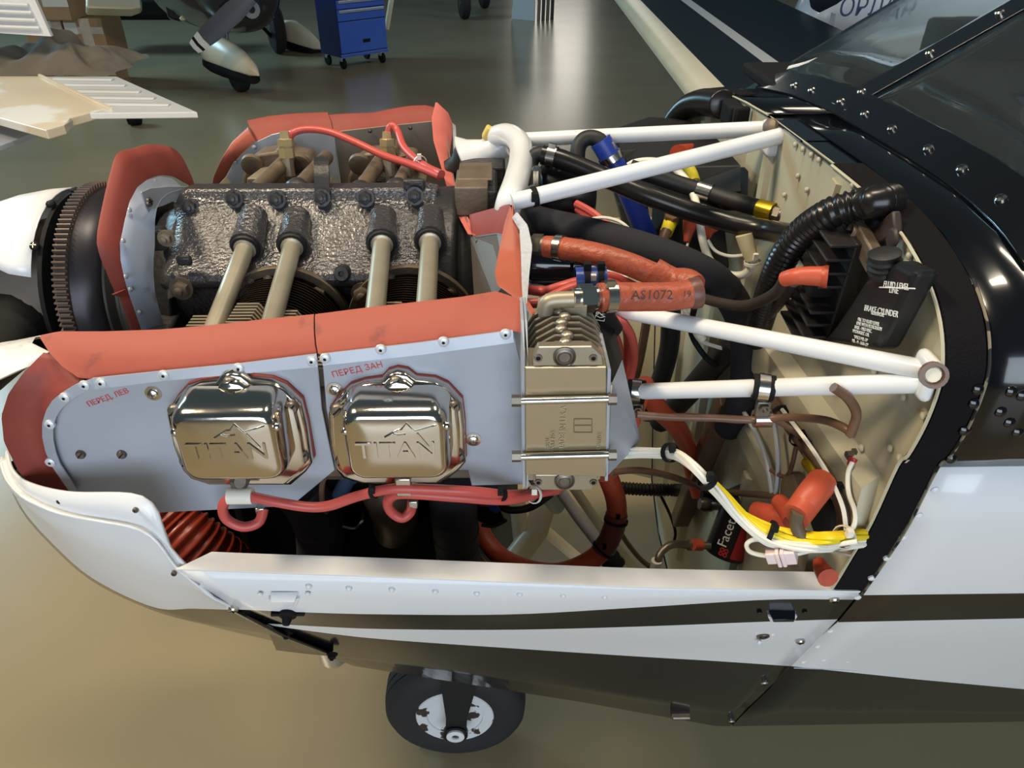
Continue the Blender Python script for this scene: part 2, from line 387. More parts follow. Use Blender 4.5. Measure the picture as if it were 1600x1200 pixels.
# windshield
def wsurf(X, Y):
    zb = None; S2 = sorted(SEC[:8]+FAR[:7]); 
    for (y0, z0), (y1, z1) in zip(S2, S2[1:]):
        if y0 <= Y <= y1: zb = z0+(z1-z0)*(Y-y0)/max(y1-y0, 1e-6); break
    return V((X, Y, (zb if zb else 1.3)+(X-.45)*.62+.002))
ys = [.60+i*.05 for i in range(10)]
b = MB(); b.grid([[wsurf(x, y) for y in ys] for x in (.455, .55, .7, .9, 1.1)]); gl = b.build('windshield', GLASS, fus, 60, label='left windshield pane of clear acrylic')
gl.modifiers.new('s', 'SOLIDIFY').thickness = .003
b = MB(); b.grid([[wsurf(x, y) for y in [1.05+i*.05 for i in range(11)]] for x in (.455, .55, .7, .9, 1.1)]); gl = b.build('windshield', GLASS, fus, 60, label='right windshield pane of clear acrylic')
gl.modifiers.new('s', 'SOLIDIFY').thickness = .003
b = MB(); b.ribbon([wsurf(x, 1.025)+V((0, 0, .004)) for x in (.452, .6, .8, 1.1)], [wsurf(x, 1.075)+V((0, 0, .004)) for x in (.452, .6, .8, 1.1)], (0, 0, .004), 12); cp = b.build('centre_post', BLACKG, fus, 40, bevel=.001)
studs('screw', 'screw', .006, STEEL, cp, [wsurf(P(x, y, Y=1.05).x, 1.05)+V((0, 0, .008)) for x, y in ((1347, 142), (1452, 87), (1558, 34))], V((-.5, 0, 1)))
yy = [.59+i*.05 for i in range(17)]
b = MB(); b.ribbon([wsurf(.444, y)+V((0, 0, .003)) for y in yy], [wsurf(.482, y)+V((0, 0, .006)) for y in yy], (-.001, 0, .003), 40); bs = b.build('base_strip', BLACKG, fus, 40, bevel=.001)
studs('screw', 'screw', .0055, STEEL, bs, [wsurf(.458, P(x, y, X=.458).y)+V((0, 0, .008)) for x, y in ((1238, 147), (1264, 162), (1308, 185), (1345, 204), (1387, 227), (1444, 255), (1497, 283), (1561, 320))], V((-.5, 0, 1)))
b = MB(); b.box((.80, 1.05, 1.368), (.70, .9, .02)); b.build('glare_shield', BLKM, fus, 30, bevel=.006)
b = MB(); b.loft([[V((.62, .70+.30*t, 1.38)) for t in (0, .2, .8, 1)], [V((.64, .70+.30*t, 1.38+.05*h)) for t, h in ((0, 0), (.15, 1), (.85, 1), (1, 0))], [V((.9, .70+.30*t, 1.38+.06*h)) for t, h in ((0, 0), (.15, 1), (.85, 1), (1, 0))]], True); b.build('panel_hood', mat('brown_hood', (60, 52, 46), .8), fus, 40)

b = MB(); b.box((1.30, 1.53, 1.33), (1.0, .06, .23)); b.build('far_sill', BLKM, fus, 30, bevel=.01)
# far wing
wg = thing('wing', 'black wing with cream leading edge and white stripe beyond the fuselage', 'wing', (1.0, 1.62, .72))
def wpt(x, y, dz=0): return V((x+(y-1.6)*.036, y, .90+(y-3.4)*.0+dz))
secw = [(.0, -.075), (-.012, -.045), (-.01, -.02), (.03, .012), (.10, .030)]
LE = .80
b = MB(); b.grid([[wpt(LE+x, y, z) for x, z in secw] for y in (1.66, 3, 5, 8.2)]); o = b.build('leading_edge', CREAM, wg, 60)
top = [(.10, .030), (.22, .046), (.36, .056)]
b = MB(); b.grid([[wpt(LE+x, y, z) for x, z in top] for y in (1.66, 2.4, 3, 4, 5, 8.2)]); b.build('skin', BLACKWING, wg, 60)
b = MB(); b.grid([[wpt(LE+x, y, z+.0008) for x, z in ((.36, .056), (.43, .058))] for y in (1.66, 3, 5, 8.2)]); b.build('stripe', WHITE, wg, 60)
b = MB(); b.grid([[wpt(LE+x, y, z) for x, z in ((.43, .058), (.62, .055), (.9, .03), (1.25, -.02), (1.3, -.05), (.6, -.09), (0, -.075))] for y in (1.66, 2.4, 3, 4, 5, 8.2)]); b.build('skin', BLACKWING, wg, 60)

# ------------------------------------------------------------------ lower engine cowling
cow = thing('lower_cowling', 'white and black lower engine cowling, open above', 'cowling', (0, 1.05, .40))
def crow(l, n=26):
    q = [SK(x, y, True) for x, y in l]; a, b_ = q[-2], q[-1]
    if b_.x < XS-.004: q.append(b_+(b_-a)*((XS-.004-b_.x)/(b_.x-a.x)))   # run on to the seam with the fuselage
    return resample(spline(q, 6), n)
r0 = crow([(275, 889), (400, 894), (550, 899), (700, 905), (850, 911), (1000, 917), (1150, 920), (1312, 923)])
r1 = crow([(365, 952), (480, 957), (600, 960), (800, 960), (1000, 949), (1200, 937), (1322, 937)])
r2 = crow([(412, 974), (500, 979), (600, 983), (800, 984), (1000, 979), (1180, 972), (1300, 968)])
r3 = crow([(414, 976), (500, 988), (600, 999), (800, 1013), (1000, 1026), (1120, 1033), (1236, 1041)])
def under(zs, x0):  # rows below the pattern, from the section itself
    out = []
    for i in range(26):
        X = x0+(XS-.004-x0)*i/25; k = kx(X)
        out.append(V((X, zs[0]+tap(X, 1-(1-zs[1])*k)*(.6 if zs[0] < .71 else .2)+max(0, -.32-X)*.30, 1-(1-zs[1])*k+max(0, -.32-X)*.10)))
    return out
u = [under(q, x0) for q, x0 in (((.706, .64), -.31), ((.745, .54), -.265), ((.785, .43), -.235), ((.84, .392), -.22), ((.90, .387), -.20))]
b = MB()
b.grid([r0, [a.lerp(c, .5)+V((0, -.002, 0)) for a, c in zip(r0, r1)], r1]); b.grid([r1, r2], 1); b.grid([r2, [a.lerp(c, .5) for a, c in zip(r2, r3)], r3]); b.grid([r3]+u, 1)
ms = b.build('side_shell', [WHITE, BLACKG], cow, 60, weld=True, label='white cowling side with tapering black stripes')
so = ms.modifiers.new('s', 'SOLIDIFY'); so.thickness = .0025; so.offset = -1
# bottom pan up to the outlet, far half
b = MB(); n0 = u[-1]; b.grid([n0[:11], [V((q.x, 1.05, q.z-.004)) for q in n0[:11]], [V((q.x, 1.35, q.z+.004)) for q in n0[:11]], [V((q.x, 1.45, q.z+.05)) for q in n0[:11]]]); b.build('bottom_pan', BLACKG, cow, 60)  # black belly; inside, the black also stands in for shadow
fr = []
for X in (-.45, -.3, -.1, .1, .25, .36):
    k = kx(X); fr.append([V((X, y, 1-(1-z)*k)) for y, z in FAR[7:11]])
b = MB(); b.grid(fr); o = b.build('far_shell', PRIMER, cow, 60, label='cream inner face of the far cowling side')
# returned lip
inr = [q+V((0, .026, .001)) for q in r0]
b = MB(); b.ribbon([q+V((0, -.001, .001)) for q in r0], [q+V((.0, 0, 0)) for q in inr[1:-1]], (0, 0, -.002), 40); b.build('lip', WHITE, cow, 30)
# nose bowl
A = resample(spline(H([(3, 705, .72), (10, 735, .68), (35, 757, .64), (100, 773, .61), (200, 776, .598), (237, 800, .594), (252, 850, .59), (285, 888, .588)]), 6), 30)
sk = lambda l: [SK(x, y, True)+V((0, -.0015, 0)) for x, y in l]
B1 = resample(spline(H([(4, 722, .73), (22, 765, .69), (70, 815, .65), (130, 850, .63), (200, 880, .62), (255, 905, .610), (310, 925, .602), (364, 951, .597)]), 6), 30)
B2 = resample(spline(H([(5, 726, .745), (33, 792, .715), (85, 852, .69), (148, 906, .68), (240, 949, .69), (300, 951, .655), (335, 952, .622), (365, 953, .599)]), 6), 30)
C = resample(spline(H([(6, 728, .76), (38, 797, .74), (90, 856, .73), (150, 908, .73), (240, 951, .74), (330, 979, .738), (420, 1000, .726)])+sk([(518, 1022)]), 6), 30)
D = [V((q.x+.04, .95, q.z-.03)) for q in C]; E_ = [V((q.x+.04, 1.2, q.z-.03)) for q in C]
b = MB(); M = [a.lerp(c, .34)+V((0, -.004, 0)) for a, c in zip(A, B1)]; inw = [V((.0025, .0035, -.001))]*30
b.grid([[a+d_ for a, d_ in zip(A, inw)], [a+d_ for a, d_ in zip(M, inw)], M, [a.lerp(c, .35)+V((0, -.004, -.001)) for a, c in zip(A, B1)], [a.lerp(c, .65)+V((0, -.007, 0)) for a, c in zip(A, B1)], B1, B2]); b.grid([B2, [a.lerp(c, .5)+V((0, -.004, 0)) for a, c in zip(B2, C)], C, D, E_], 1)
nb = b.build('nose_bowl', [WHITE, BLACKG], cow, 60, weld=True, label='rounded white nose bowl with a black underside')
so = nb.modifiers.new('s', 'SOLIDIFY'); so.thickness = .003; so.offset = -1
b = MB(); b.tube([q+V((0, -.0012, 0)) for q in M[1:]], .0016, 6); b.build('joggle', WHITE, cow, 60)
b = MB(); b.ribbon(H([(-40, 545, .86), (10, 537, .86), (45, 530, .88), (72, 528, .9)]), H([(-40, 610, .80), (0, 592, .80), (30, 578, .80), (58, 556, .82)]), (.01, .01, .0), 16, bulge=(-.02, -.01, .01), rows=3); b.build('inlet_lip', WHITE, cow, 60)
b = MB(); b.tube([SK(x, y, True)+V((0, -.001, 0)) for x, y in ((366, 953), (395, 966), (430, 984), (470, 1002), (510, 1018), (520, 1023))], .0010, 6); b.build('seam', BLKM, cow)
sc = [(365, 950), (1303, 935), (1250, 1000), (1194, 1065), (1143, 1125)]
studs('screw', 'screw', .0058, STEEL, cow, [SK(x, y, True) for x, y in sc], V((0, -1, -.4)))
studs('screw', 'screw', .003, STEELD, cow, H([(93, 783, .623), (212, 797, .600), (272, 896, .590)]), V((0, -1, .2)))
nb_ = [SK(x, y, True) for x, y in ((448, 988), (519, 1022))]
studs('nut', 'bolt', .0055, BLKM, cow, nb_, V((0, -1, -.4)))
b = MB()
for x, y in ((482, 917), (545, 920), (612, 922), (680, 925), (745, 928), (812, 929), (880, 931), (945, 933)): b.ball(SK(x, y, True)+V((0, .0015, 0)), .004, 8, 5)
b.build('dimple_rivets', WHITE, cow, 60, kind='stuff')
def latch(cx, cy, dark):
    q = SK(cx, cy, True); g = MB()
    xs_ = V((1, 0, 0)); dn = (SK(cx, cy+12, True)-SK(cx, cy-12, True)).normalized(); nn = xs_.cross(dn); nn = nn if nn.y < 0 else -nn
    R3 = Matrix((xs_, dn, nn)).transposed()
    g.loft([[q+R3 @ V((sx, -.013, .001)) for sx in (-.015, .015)]+[q+R3 @ V((sx, -.013, -.002)) for sx in (.015, -.015)], [q+R3 @ V((sx, -.009, .009)) for sx in (-.013, .013)]+[q+R3 @ V((sx, -.009, .006)) for sx in (.013, -.013)], [q+R3 @ V((sx, .000, .008)) for sx in (-.012, .012)]+[q+R3 @ V((sx, .000, .006)) for sx in (.012, -.012)]])
    g.loft([[q+R3 @ V((sx, -.004, .0035)) for sx in (-.017, .017)]+[q+R3 @ V((sx, -.004, -.002)) for sx in (.017, -.017)], [q+R3 @ V((sx, .018, .001)) for sx in (-.014, .014)]+[q+R3 @ V((sx, .018, -.002)) for sx in (.014, -.014)]], m=1)
    o = g.build('latch', [BLACKG if dark else WHITE, WHITE], cow, 30, bevel=.001)
    studs('rivet', 'rivet', .003, WHITE if not dark else BLACKG, o, [q+R3 @ V((sx*.026, -.012, .001)) for sx in (-1, 1)], nn)
latch(444, 935, False); latch(1222, 962, True)
b = MB(); q = SK(450, 958, True); b.lathe(q, (0, -1, -.3), [(0, .010), (.004, .010), (.006, .006), (.014, .004), (.0145, .001)], 14); b.box(q+V((-.014, -.001, 0)), (.01, .004, .004)); b.box(q+V((.014, -.001, 0)), (.01, .004, .004)); b.build('fastener', BLKM, cow, 35)
b = MB(); q = SK(1192, 993, True)
for i in range(3):
    a = i*2.1+.3; b.ball(q+V((math.cos(a)*.012, 0, math.sin(a)*.012)), .0035, 8, 5)
b.lathe(q, (0, -1, -.3), [(0, .008), (.002, .008), (.002, .005), (-.004, .004)], 14, m=1); b.build('drain_hole', [WHITE, STEELD], cow, 35)
b = MB(); q = SK(1063, 1112, True); b.box(q+V((0, .002, -.004)), (.03, .014, .012)); b.cyl(q+V((-.012, -.002, -.012)), q+V((.016, -.002, -.012)), .005); b.build('hinge', STEELD, cow, 35)

# tail pipe under the cowling
b = MB(); q = P(517, 1040, Y=.93); pr = [(0, .029), (.16, .029), (.16, .026), (.0, .026)]
b.lathe(q+V((0, .0, .15)), V((0, .03, -.15)), pr, 24, caps=False); tag(b.build('tail_pipe', mat('polished_pipe', (214, 212, 208), .3, .9), None, 40), 'short polished exhaust tail pipe poking out under the cowling', 'pipe')

# nose wheel
xw = P(712, 1100, Y=1.03).x
nw = thing('nose_wheel', 'nose wheel with black grooved tyre and chipped white rim under the cowling', 'wheel', (xw, 1.05, 0))
c0 = V((xw, 1.05, .153)); ax = V((0, 1, 0))
prof = [(-.058, .088), (-.064, .105), (-.063, .13), (-.054, .150), (-.044, .158), (-.036, .1595), (-.033, .155), (-.030, .1605), (-.016, .162), (-.013, .157), (-.010, .162), (.010, .162), (.013, .157), (.016, .162), (.030, .1605), (.033, .155), (.036, .1595), (.044, .158), (.054, .150), (.063, .13), (.064, .105), (.058, .088)]
b = MB(); b.lathe(c0, ax, [(t*.94, r*.945) for t, r in prof], 56, caps=False); b.build('tyre', TYRE, nw, 30)
b = MB(); b.lathe(c0, ax, [(-.052, .086), (-.057, .082), (-.055, .060), (-.040, .054), (-.020, .05), (-.022, .036), (-.044, .032), (-.046, .012), (.05, .012), (.052, .086)], 40); b.build('rim', RIMW, nw, 30)
b = MB(); b.lathe(c0, ax, [(-.0205, .053), (-.022, .044), (-.030, .036), (-.044, .033), (-.0475, .026), (-.0475, .012)], 32, caps=False); b.lathe(c0, ax, [(-.0480, .026), (-.0490, .020), (-.0480, .014)], 24, caps=False, m=1); b.build('hub', [mat('hub_tan', (150, 134, 112), .5, var=.15, vs=40), BLKM], nw, 40)
hub = P(717, 1135, Y=.955); hub = V((xw+.003, .960, .150))
b = MB()
tf = P(775, 1050, Y=.99); 
b.loft([[hub+V((dx, dy, 0))+V(o_) for dx, dy in ((-.022, -.004), (.022, -.004), (.022, .006), (-.022, .006))] for o_ in ((0, 0, -.012), (.004, .004, .05))]+[[V((xw+.012+dx, .985+dy, .36)) for dx, dy in ((-.038, -.006), (.055, -.006), (.055, .01), (-.038, .01))], [V((xw+.02+dx, 1.02+dy, .56)) for dx, dy in ((-.038, -.03), (.05, -.03), (.05, .04), (-.038, .04))]])
b.cyl(hub+V((0, -.006, 0)), hub+V((0, .006, 0)), .026, n=24)
b.build('fork', mat('fork_black', (17, 17, 18), .45), nw, 40)
b = MB(); b.lathe(hub+V((0, -.002, 0)), (0, -1, 0), [(0, .019), (.008, .019), (.009, .016), (.009, .008), (.004, .007)], 24, caps=False); b.lathe(hub+V((0, -.004, 0)), (0, -1, 0), [(0, .008), (.004, .007)], 12, m=1); b.build('axle_washer', [WHITE, STEELD], nw, 35)

# ------------------------------------------------------------------ welded engine mount
em = thing('engine_mount', 'white welded tubular engine mount between engine and firewall', 'frame', (.2, 1.05, .8))
N0 = V((XF, .531, 1.305)); N1 = V((XF, 1.022, 1.380))
def mtube(pts, r=.0095, m=WHITE, k=0):
    b = MB(); b.tube(spline(pts, 8) if k else pts, r, 16); return b.build('tube', m, em, 60)
mtube(H0([(1455, 580, .537), (850, 462, .88)]), .0088)
mtube(H0([(1455, 598, .535), (990, 612, .70), (850, 618, .88)]), .0088)
mtube(H0([(1225, 200, 1.03), (820, 218, 1.17)]), .0105); mtube(H0([(1238, 208, 1.0), (800, 316, .90)]), .0105)
rg = H([(765, 262, 1.24), (765, 232, 1.25), (775, 214, 1.22), (795, 211, 1.18), (812, 225, 1.12), (814, 250, 1.06), (806, 285, .97), (795, 318, .912), (790, 350, .94), (790, 385, .955), (797, 470, .945), (805, 560, .945), (815, 640, .96), (835, 735, 1.0), (870, 790, 1.08)])
mtube(rg, .0165, k=1)
mtube(H([(860, 745, .97), (905, 810, .94), (945, 862, .90), (1000, 935, .86)]), .0095)
mtube(H([(895, 760, 1.12), (950, 840, 1.10), (1010, 910, 1.05)]), .0095, CREAM)
mtube(H([(780, 905, 1.02), (838, 830, 1.12), (855, 770, 1.16)]), .024, CREAM); mtube(H([(830, 810, 1.2), (900, 870, 1.2), (1000, 940, 1.15)]), .012, CREAM); mtube(H([(808, 780, 1.16), (815, 850, 1.10)]), .016, CREAM)
b = MB(); b.box(N0+V((-.004, .008, 0)), (.012, .03, .04)); b.build('gusset', WHITE, em, 40, bevel=.006, seg=3)
b = MB(); b.box(N1+V((.0, .0, -.01)), (.02, .045, .04)); b.build('gusset', WHITE, em, 40, bevel=.006, seg=3)
b = MB(); b.lathe(P(1457, 585, Y=.523), (-.3, -1, .4), [(0, .011), (.006, .011), (.006, .008), (.001, .007)], 18, caps=False); b.lathe(P(1457, 585, Y=.523), (-.3, -1, .4), [(0, .008), (.003, .006), (.0035, .001)], 12, m=1); b.build('bolt_end', [BRN, CREAM], em, 40)
b = MB(); b.lathe(P(1207, 199, Y=1.01), (-1, -.6, .5), [(0, .010), (.008, .010), (.010, .006), (.0102, .001)], 8); b.build('nut', BRONZE, em, 40)
b = MB(); q = P(800, 316, Y=.90); d = P(1238, 208, Y=1.0)-q; q = q+d*.075; d.normalize(); b.lathe(q-d*.003, d, [(0, .0105), (0, .0125), (.006, .0125), (.006, .0105)], 16, caps=False); b.box(q+V((0, -.013, .004)), (.008, .008, .010)); b.build('cable_tie', BLKM, em, 35)
b = MB(); q = P(957, 878, Y=.89); d = (P(1000, 935, Y=.86)-q).normalized(); b.lathe(q-d*.012, d, [(0, .012), (0, .017), (.006, .018), (.012, .016), (.018, .018), (.024, .017), (.024, .012)], 20, caps=False); b.build('rubber_collar', BLK, em, 40)
cup = thing('mount_isolator', 'flared white cup with black rubber isolator at the top of the mount', 'bushing', P(735, 250, Y=1.25))
b = MB(); q = P(762, 240, Y=1.22); d = (P(720, 262, Y=1.22)-q).normalized(); b.lathe(q, d, [(-.03, .02), (0, .024), (.02, .034), (.034, .046), (.036, .044), (.02, .03)], 28, caps=False); b.build('cup', WHITE, cup, 50)
b = MB(); b.lathe(q+d*.024, d, [(0, .035), (.012, .036), (.02, .03), (.03, .022), (.044, .021), (.046, .016), (.046, .001)], 24); b.build('rubber', BLK, cup, 40)
b = MB(); b.box(P(769, 211, Y=1.22), (.028, .02, .02), Matrix.Rotation(.5, 3, 'Y')); tag(b.build('yellow_tag', mat('yellow_foam', (206, 180, 96), .8), None, 30, bevel=.003), 'small yellow block tucked behind the white mount ring', 'block')
# ------------------------------------------------------------------ engine
YC = 1.05
eng = thing('engine', 'grey four cylinder flat aircraft engine with polished rocker covers', 'engine', (-.25, YC, .86))
prof = [(YC, 1.300), (1.036, 1.300), (1.030, 1.288), (1.018, 1.276), (.965, 1.247), (.950, 1.238), (.934, 1.231), (.922, 1.226), (.917, 1.215), (.922, 1.205), (.940, 1.198), (.940, 1.08), (.955, .98)]
full = prof+[(2*YC-y, z) for y, z in prof[:0:-1]]
def ring_at(X, s=1.0, dz=0): return [V((X, YC+(y-YC)*s, 1.15+(z-1.15)*s+dz)) for y, z in full]
b = MB(); b.loft([ring_at(-.452, .86), ring_at(-.438, .97), ring_at(-.425), ring_at(-.26), ring_at(-.10), ring_at(-.085, .98)])
b.build('crankcase', GREYP, eng, 30, bevel=.003, label='crankcase in grey wrinkle paint')
b = MB(); b.lathe((-.50, YC, 1.14), (1, 0, 0), [(-.02, .045), (0, .06), (.004, .10), (.02, .118), (.06, .132)], 36); b.box((-.447, .93, 1.115), (.03, .10, .10)); b.build('crankcase_nose', GREYD, eng, 40, bevel=.004)
b = MB(); b.box((-.24, 1.05, .96), (.34, .26, .22)); b.build('oil_sump', BLKM, eng, 30, bevel=.02)
b = MB(); b.lathe((-.09, YC, 1.15), (1, 0, 0), [(0, .14), (.03, .142), (.035, .12), (.07, .11), (.075, .05)], 28); b.box((-.03, 1.07, 1.265), (.055, .10, .07)); b.box((-.025, 1.17, 1.27), (.07, .05, .05)); b.build('accessory_case', GREYD, eng, 35, bevel=.004)
b = MB(); b.box(P(743, 268, Y=1.08), (.048, .075, .004)); b.box(P(738, 300, Y=1.05), (.045, .08, .04)); b.build('magneto_cover', BRONZE, eng, 30, bevel=.003)
# bosses and push rod tubes, near bank
near = [((384, 386, .948), (322, 545, .765)), ((457, 384, .948), (420, 520, .765)), ((597, 380, .945), (585, 500, .765)), ((672, 377, .945), (665, 490, .765))]
for a, e in near:
    p0 = P(a[0], a[1], Y=a[2]); p1 = P(e[0], e[1], Y=e[2]); d = (p1-p0).normalized()
    b = MB(); back = p0-d*.055+V((0, .0, .010)); b.loft([[q+V((0, 0, -.012)) for q in [back+V((math.cos(t)*.016, .03, math.sin(t)*.010)) for t in [i*math.pi/8 for i in range(16)]]]]+[[c+(basis(d)[1]*math.cos(t)+basis(d)[2]*math.sin(t))*r for t in [i*math.pi/8 for i in range(16)]] for c, r in ((back, .0185), (p0-d*.012, .0215), (p0-d*.001, .0215))])
    b.build('tube_boss', GREYP, eng, 50)
    b = MB(); b.lathe(p0, d, [(-.002, .0185), (.001, .0190), (.0035, .018), (.0035, .0135)], 20, caps=False); o = b.build('rubber_seal', BLK, eng, 40)
    b = MB(); b.lathe(p0, d, [(0, .0142), (.006, .0145), (.007, .0118), ((p1-p0).length, .0118)], 18); b.build('push_rod_tube', TUBEAL, eng, 40)
# far bank tubes
for a, e in [((398, 300, 1.15), (452, 246, 1.36)), ((468, 292, 1.15), (510, 246, 1.36)), ((565, 296, 1.15), (598, 246, 1.36)), ((622, 292, 1.15), (645, 250, 1.36))]:
    b = MB(); b.cyl(P(*a[:2], Y=a[2]), P(*e[:2], Y=e[2]), .0125); b.build('push_rod_tube', BRONZE, eng, 40)
    b = MB(); q = P(*a[:2], Y=a[2]); b.ball(q+V((0, -.012, -.004)), .022, 14, 8); b.build('tube_boss', GREYD, eng, 40)
# spine bolts and lifting eye
studs('case_bolt', 'bolt', .0092, GREYD, eng, [P(x, y, Y=1.026)+V((0, -.002, -.004)) for x, y in ((298, 319), (366, 305), (433, 306), (571, 304), (648, 301))], V((0, -1, .25)), GREYD)
b = MB(); pl = H([(504, 315, 1.024), (504, 296, 1.034), (503, 270, 1.045), (502, 252, 1.060), (502, 245, 1.085), (502, 262, 1.10)])
b.ribbon([q+V((-.0105, 0, 0)) for q in pl], [q+V((.0105, 0, 0)) for q in pl], (0, -.004, -.001), 18); le = b.build('lifting_eye', GREYD, eng, 40, bevel=.0008)
studs('bolt', 'bolt', .009, GREYD, le, [P(503, 309, Y=1.022)], V((0, -1, .3)), GREYD)
b = MB(); b.box(P(648, 296, Y=1.04), (.03, .012, .03)); b.box(P(285, 372, Y=.96)+V((-.03, 0, .0)), (.02, .02, .03)); b.box(P(288, 407, Y=.922), (.020, .008, .014)); b.build('casting_lugs', GREYD, eng, 40, bevel=.004, kind='stuff')
b = MB(); q = P(534, 428, Y=.918); b.lathe(q, (0, -1, .4), [(-.02, .013), (0, .011), (.004, .009), (.004, .004), (.0, .003)], 14); b.build('drain_boss', GREYD, eng, 40)
# deck studs
studs('deck_nut', 'bolt', .0115, BRONZE, eng, [P(x, y, Y=.918) for x, y in ((284, 450), (497, 458), (567, 458))], V((0, -1, .05)), BRONZE)
studs('deck_nut', 'bolt', .008, BRONZE, eng, [P(x, y, Y=.922) for x, y in ((392, 438), (422, 434), (611, 432), (705, 452), (260, 372))], V((0, -1, .05)), BRONZE)
b = MB(); b.prism(PP([(300, 448), (262, 470), (262, 440), (275, 430), (300, 434)], Y=.926), (0, .006, 0)); b.build('deck_washer', ALUD, eng, 0, bevel=.002)
# cylinders
for side, cx in ((-1, -.285), (-1, -.118), (1, -.405), (1, -.215)):
    ys0 = YC+side*.128
    b = MB(); b.lathe((cx, ys0, 1.15), (0, side, 0), [(0, .078), (.008, .078), (.01, .062), (.12, .062)], 32); cyl = b.build('cylinder', DFIN, eng, 40)
    b = MB(); b.lathe((cx, ys0+side*-.002, 1.15), (0, side, 0), [(0, .074), (0, .088), (.010, .088), (.010, .074)], 40, caps=False); b.build('base_flange', BRONZE, cyl, 40, bevel=.001)
    if side < 0:
        b = MB()
        for k in range(13): b.lathe((cx, ys0-.022-k*.0065, 1.15), (0, -1, 0), [(0, .062), (0, .080), (.0018, .080), (.0018, .062)], 40, caps=False)
        b.build('barrel_fins', DFIN, cyl, 30, kind='stuff')
        b = MB()
        for k in range(17):
            y = .815-k*.0075
            for x0, x1, h in ((-.085, -.047, .072), (-.030, .012, .088), (.024, .055, .078)):
                b.loft([[V((cx+x0+.006, yy, 1.15+h)), V((cx+x1-.010, yy, 1.15+h)), V((cx+x1, yy, 1.15+h-.016)), V((cx+x1, yy, 1.10)), V((cx+x0-.004, yy, 1.10)), V((cx+x0-.004, yy, 1.15+h-.02))] for yy in (y, y-.0034)])
        b.build('head_fins', FINAL_, cyl, 0, kind='stuff')
        b = MB(); b.box((cx-.02, .74, 1.14), (.135, .13, .12)); b.build('head_core', BRONZE, cyl, 30, bevel=.01)
    else:
        b = MB(); b.box((cx, 1.30, 1.135), (.15, .16, .12)); b.build('head_core', BLKM, cyl, 30, bevel=.01)
        b = MB(); o_ = [(-.060, -.03), (-.058, .02), (-.045, .050), (-.02, .066), (.012, .070), (.018, .078), (.034, .078), (.040, .066), (.066, .062), (.074, .05), (.078, -.03)]
        b.prism([V((cx+x, 1.37, 1.185+z)) for x, z in o_], (0, .05, 0)); b.build('rocker_housing', BRONZE, cyl, 30, bevel=.008)
        for dx in (-.032, .052):
            b = MB(); b.lathe((cx+dx, 1.366, 1.235), (0, -1, -.25), [(0, .020), (.008, .019), (.010, .014)], 18); b.build('tube_socket', BRONZE, cyl, 40)
        b = MB(); b.loft([[V((cx+dx, yy, z)) for dx, z in ((-.034+.01*t, 1.19), (-.026+.01*t, 1.23), (.020-.004*t, 1.23), (.030-.004*t, 1.19))] for yy, t in ((1.30, 0), (1.365, 1))], True)
        b.loft([[V((cx+dx, yy, z)) for dx, z in ((-.098, 1.185), (-.082, 1.215), (-.062, 1.185))] for yy in (1.27, 1.36)], True); b.loft([[V((cx+dx, yy, z)) for dx, z in ((.050, 1.185), (.062, 1.225), (.088, 1.22), (.092, 1.185))] for yy in (1.27, 1.36)], True)
        b.build('fin_shroud', FINAL_, cyl, 0, bevel=.002)
        b = MB(); b.box((cx-.004, 1.30, 1.208), (.036, .004, .030)); b.build('fin_gap', BLKM, cyl, 0)
# far spark plugs
for i, (x, y) in enumerate(((449, 238), (607, 238))):
    p = P(x, y+8, Y=1.30); b = MB(); d = V((0, .15, 1))
    b.lathe(p, d, [(-.03, .010), (0, .010)], 12, m=0); b.lathe(p, d, [(0, .0135), (.016, .0135)], 6, m=1); b.lathe(p, d, [(.016, .011), (.019, .011), (.019, .014), (.030, .014), (.031, .009), (.042, .0075)], 6, m=1)
    b.build('spark_plug', [FINAL_, BRASS], eng, 30)
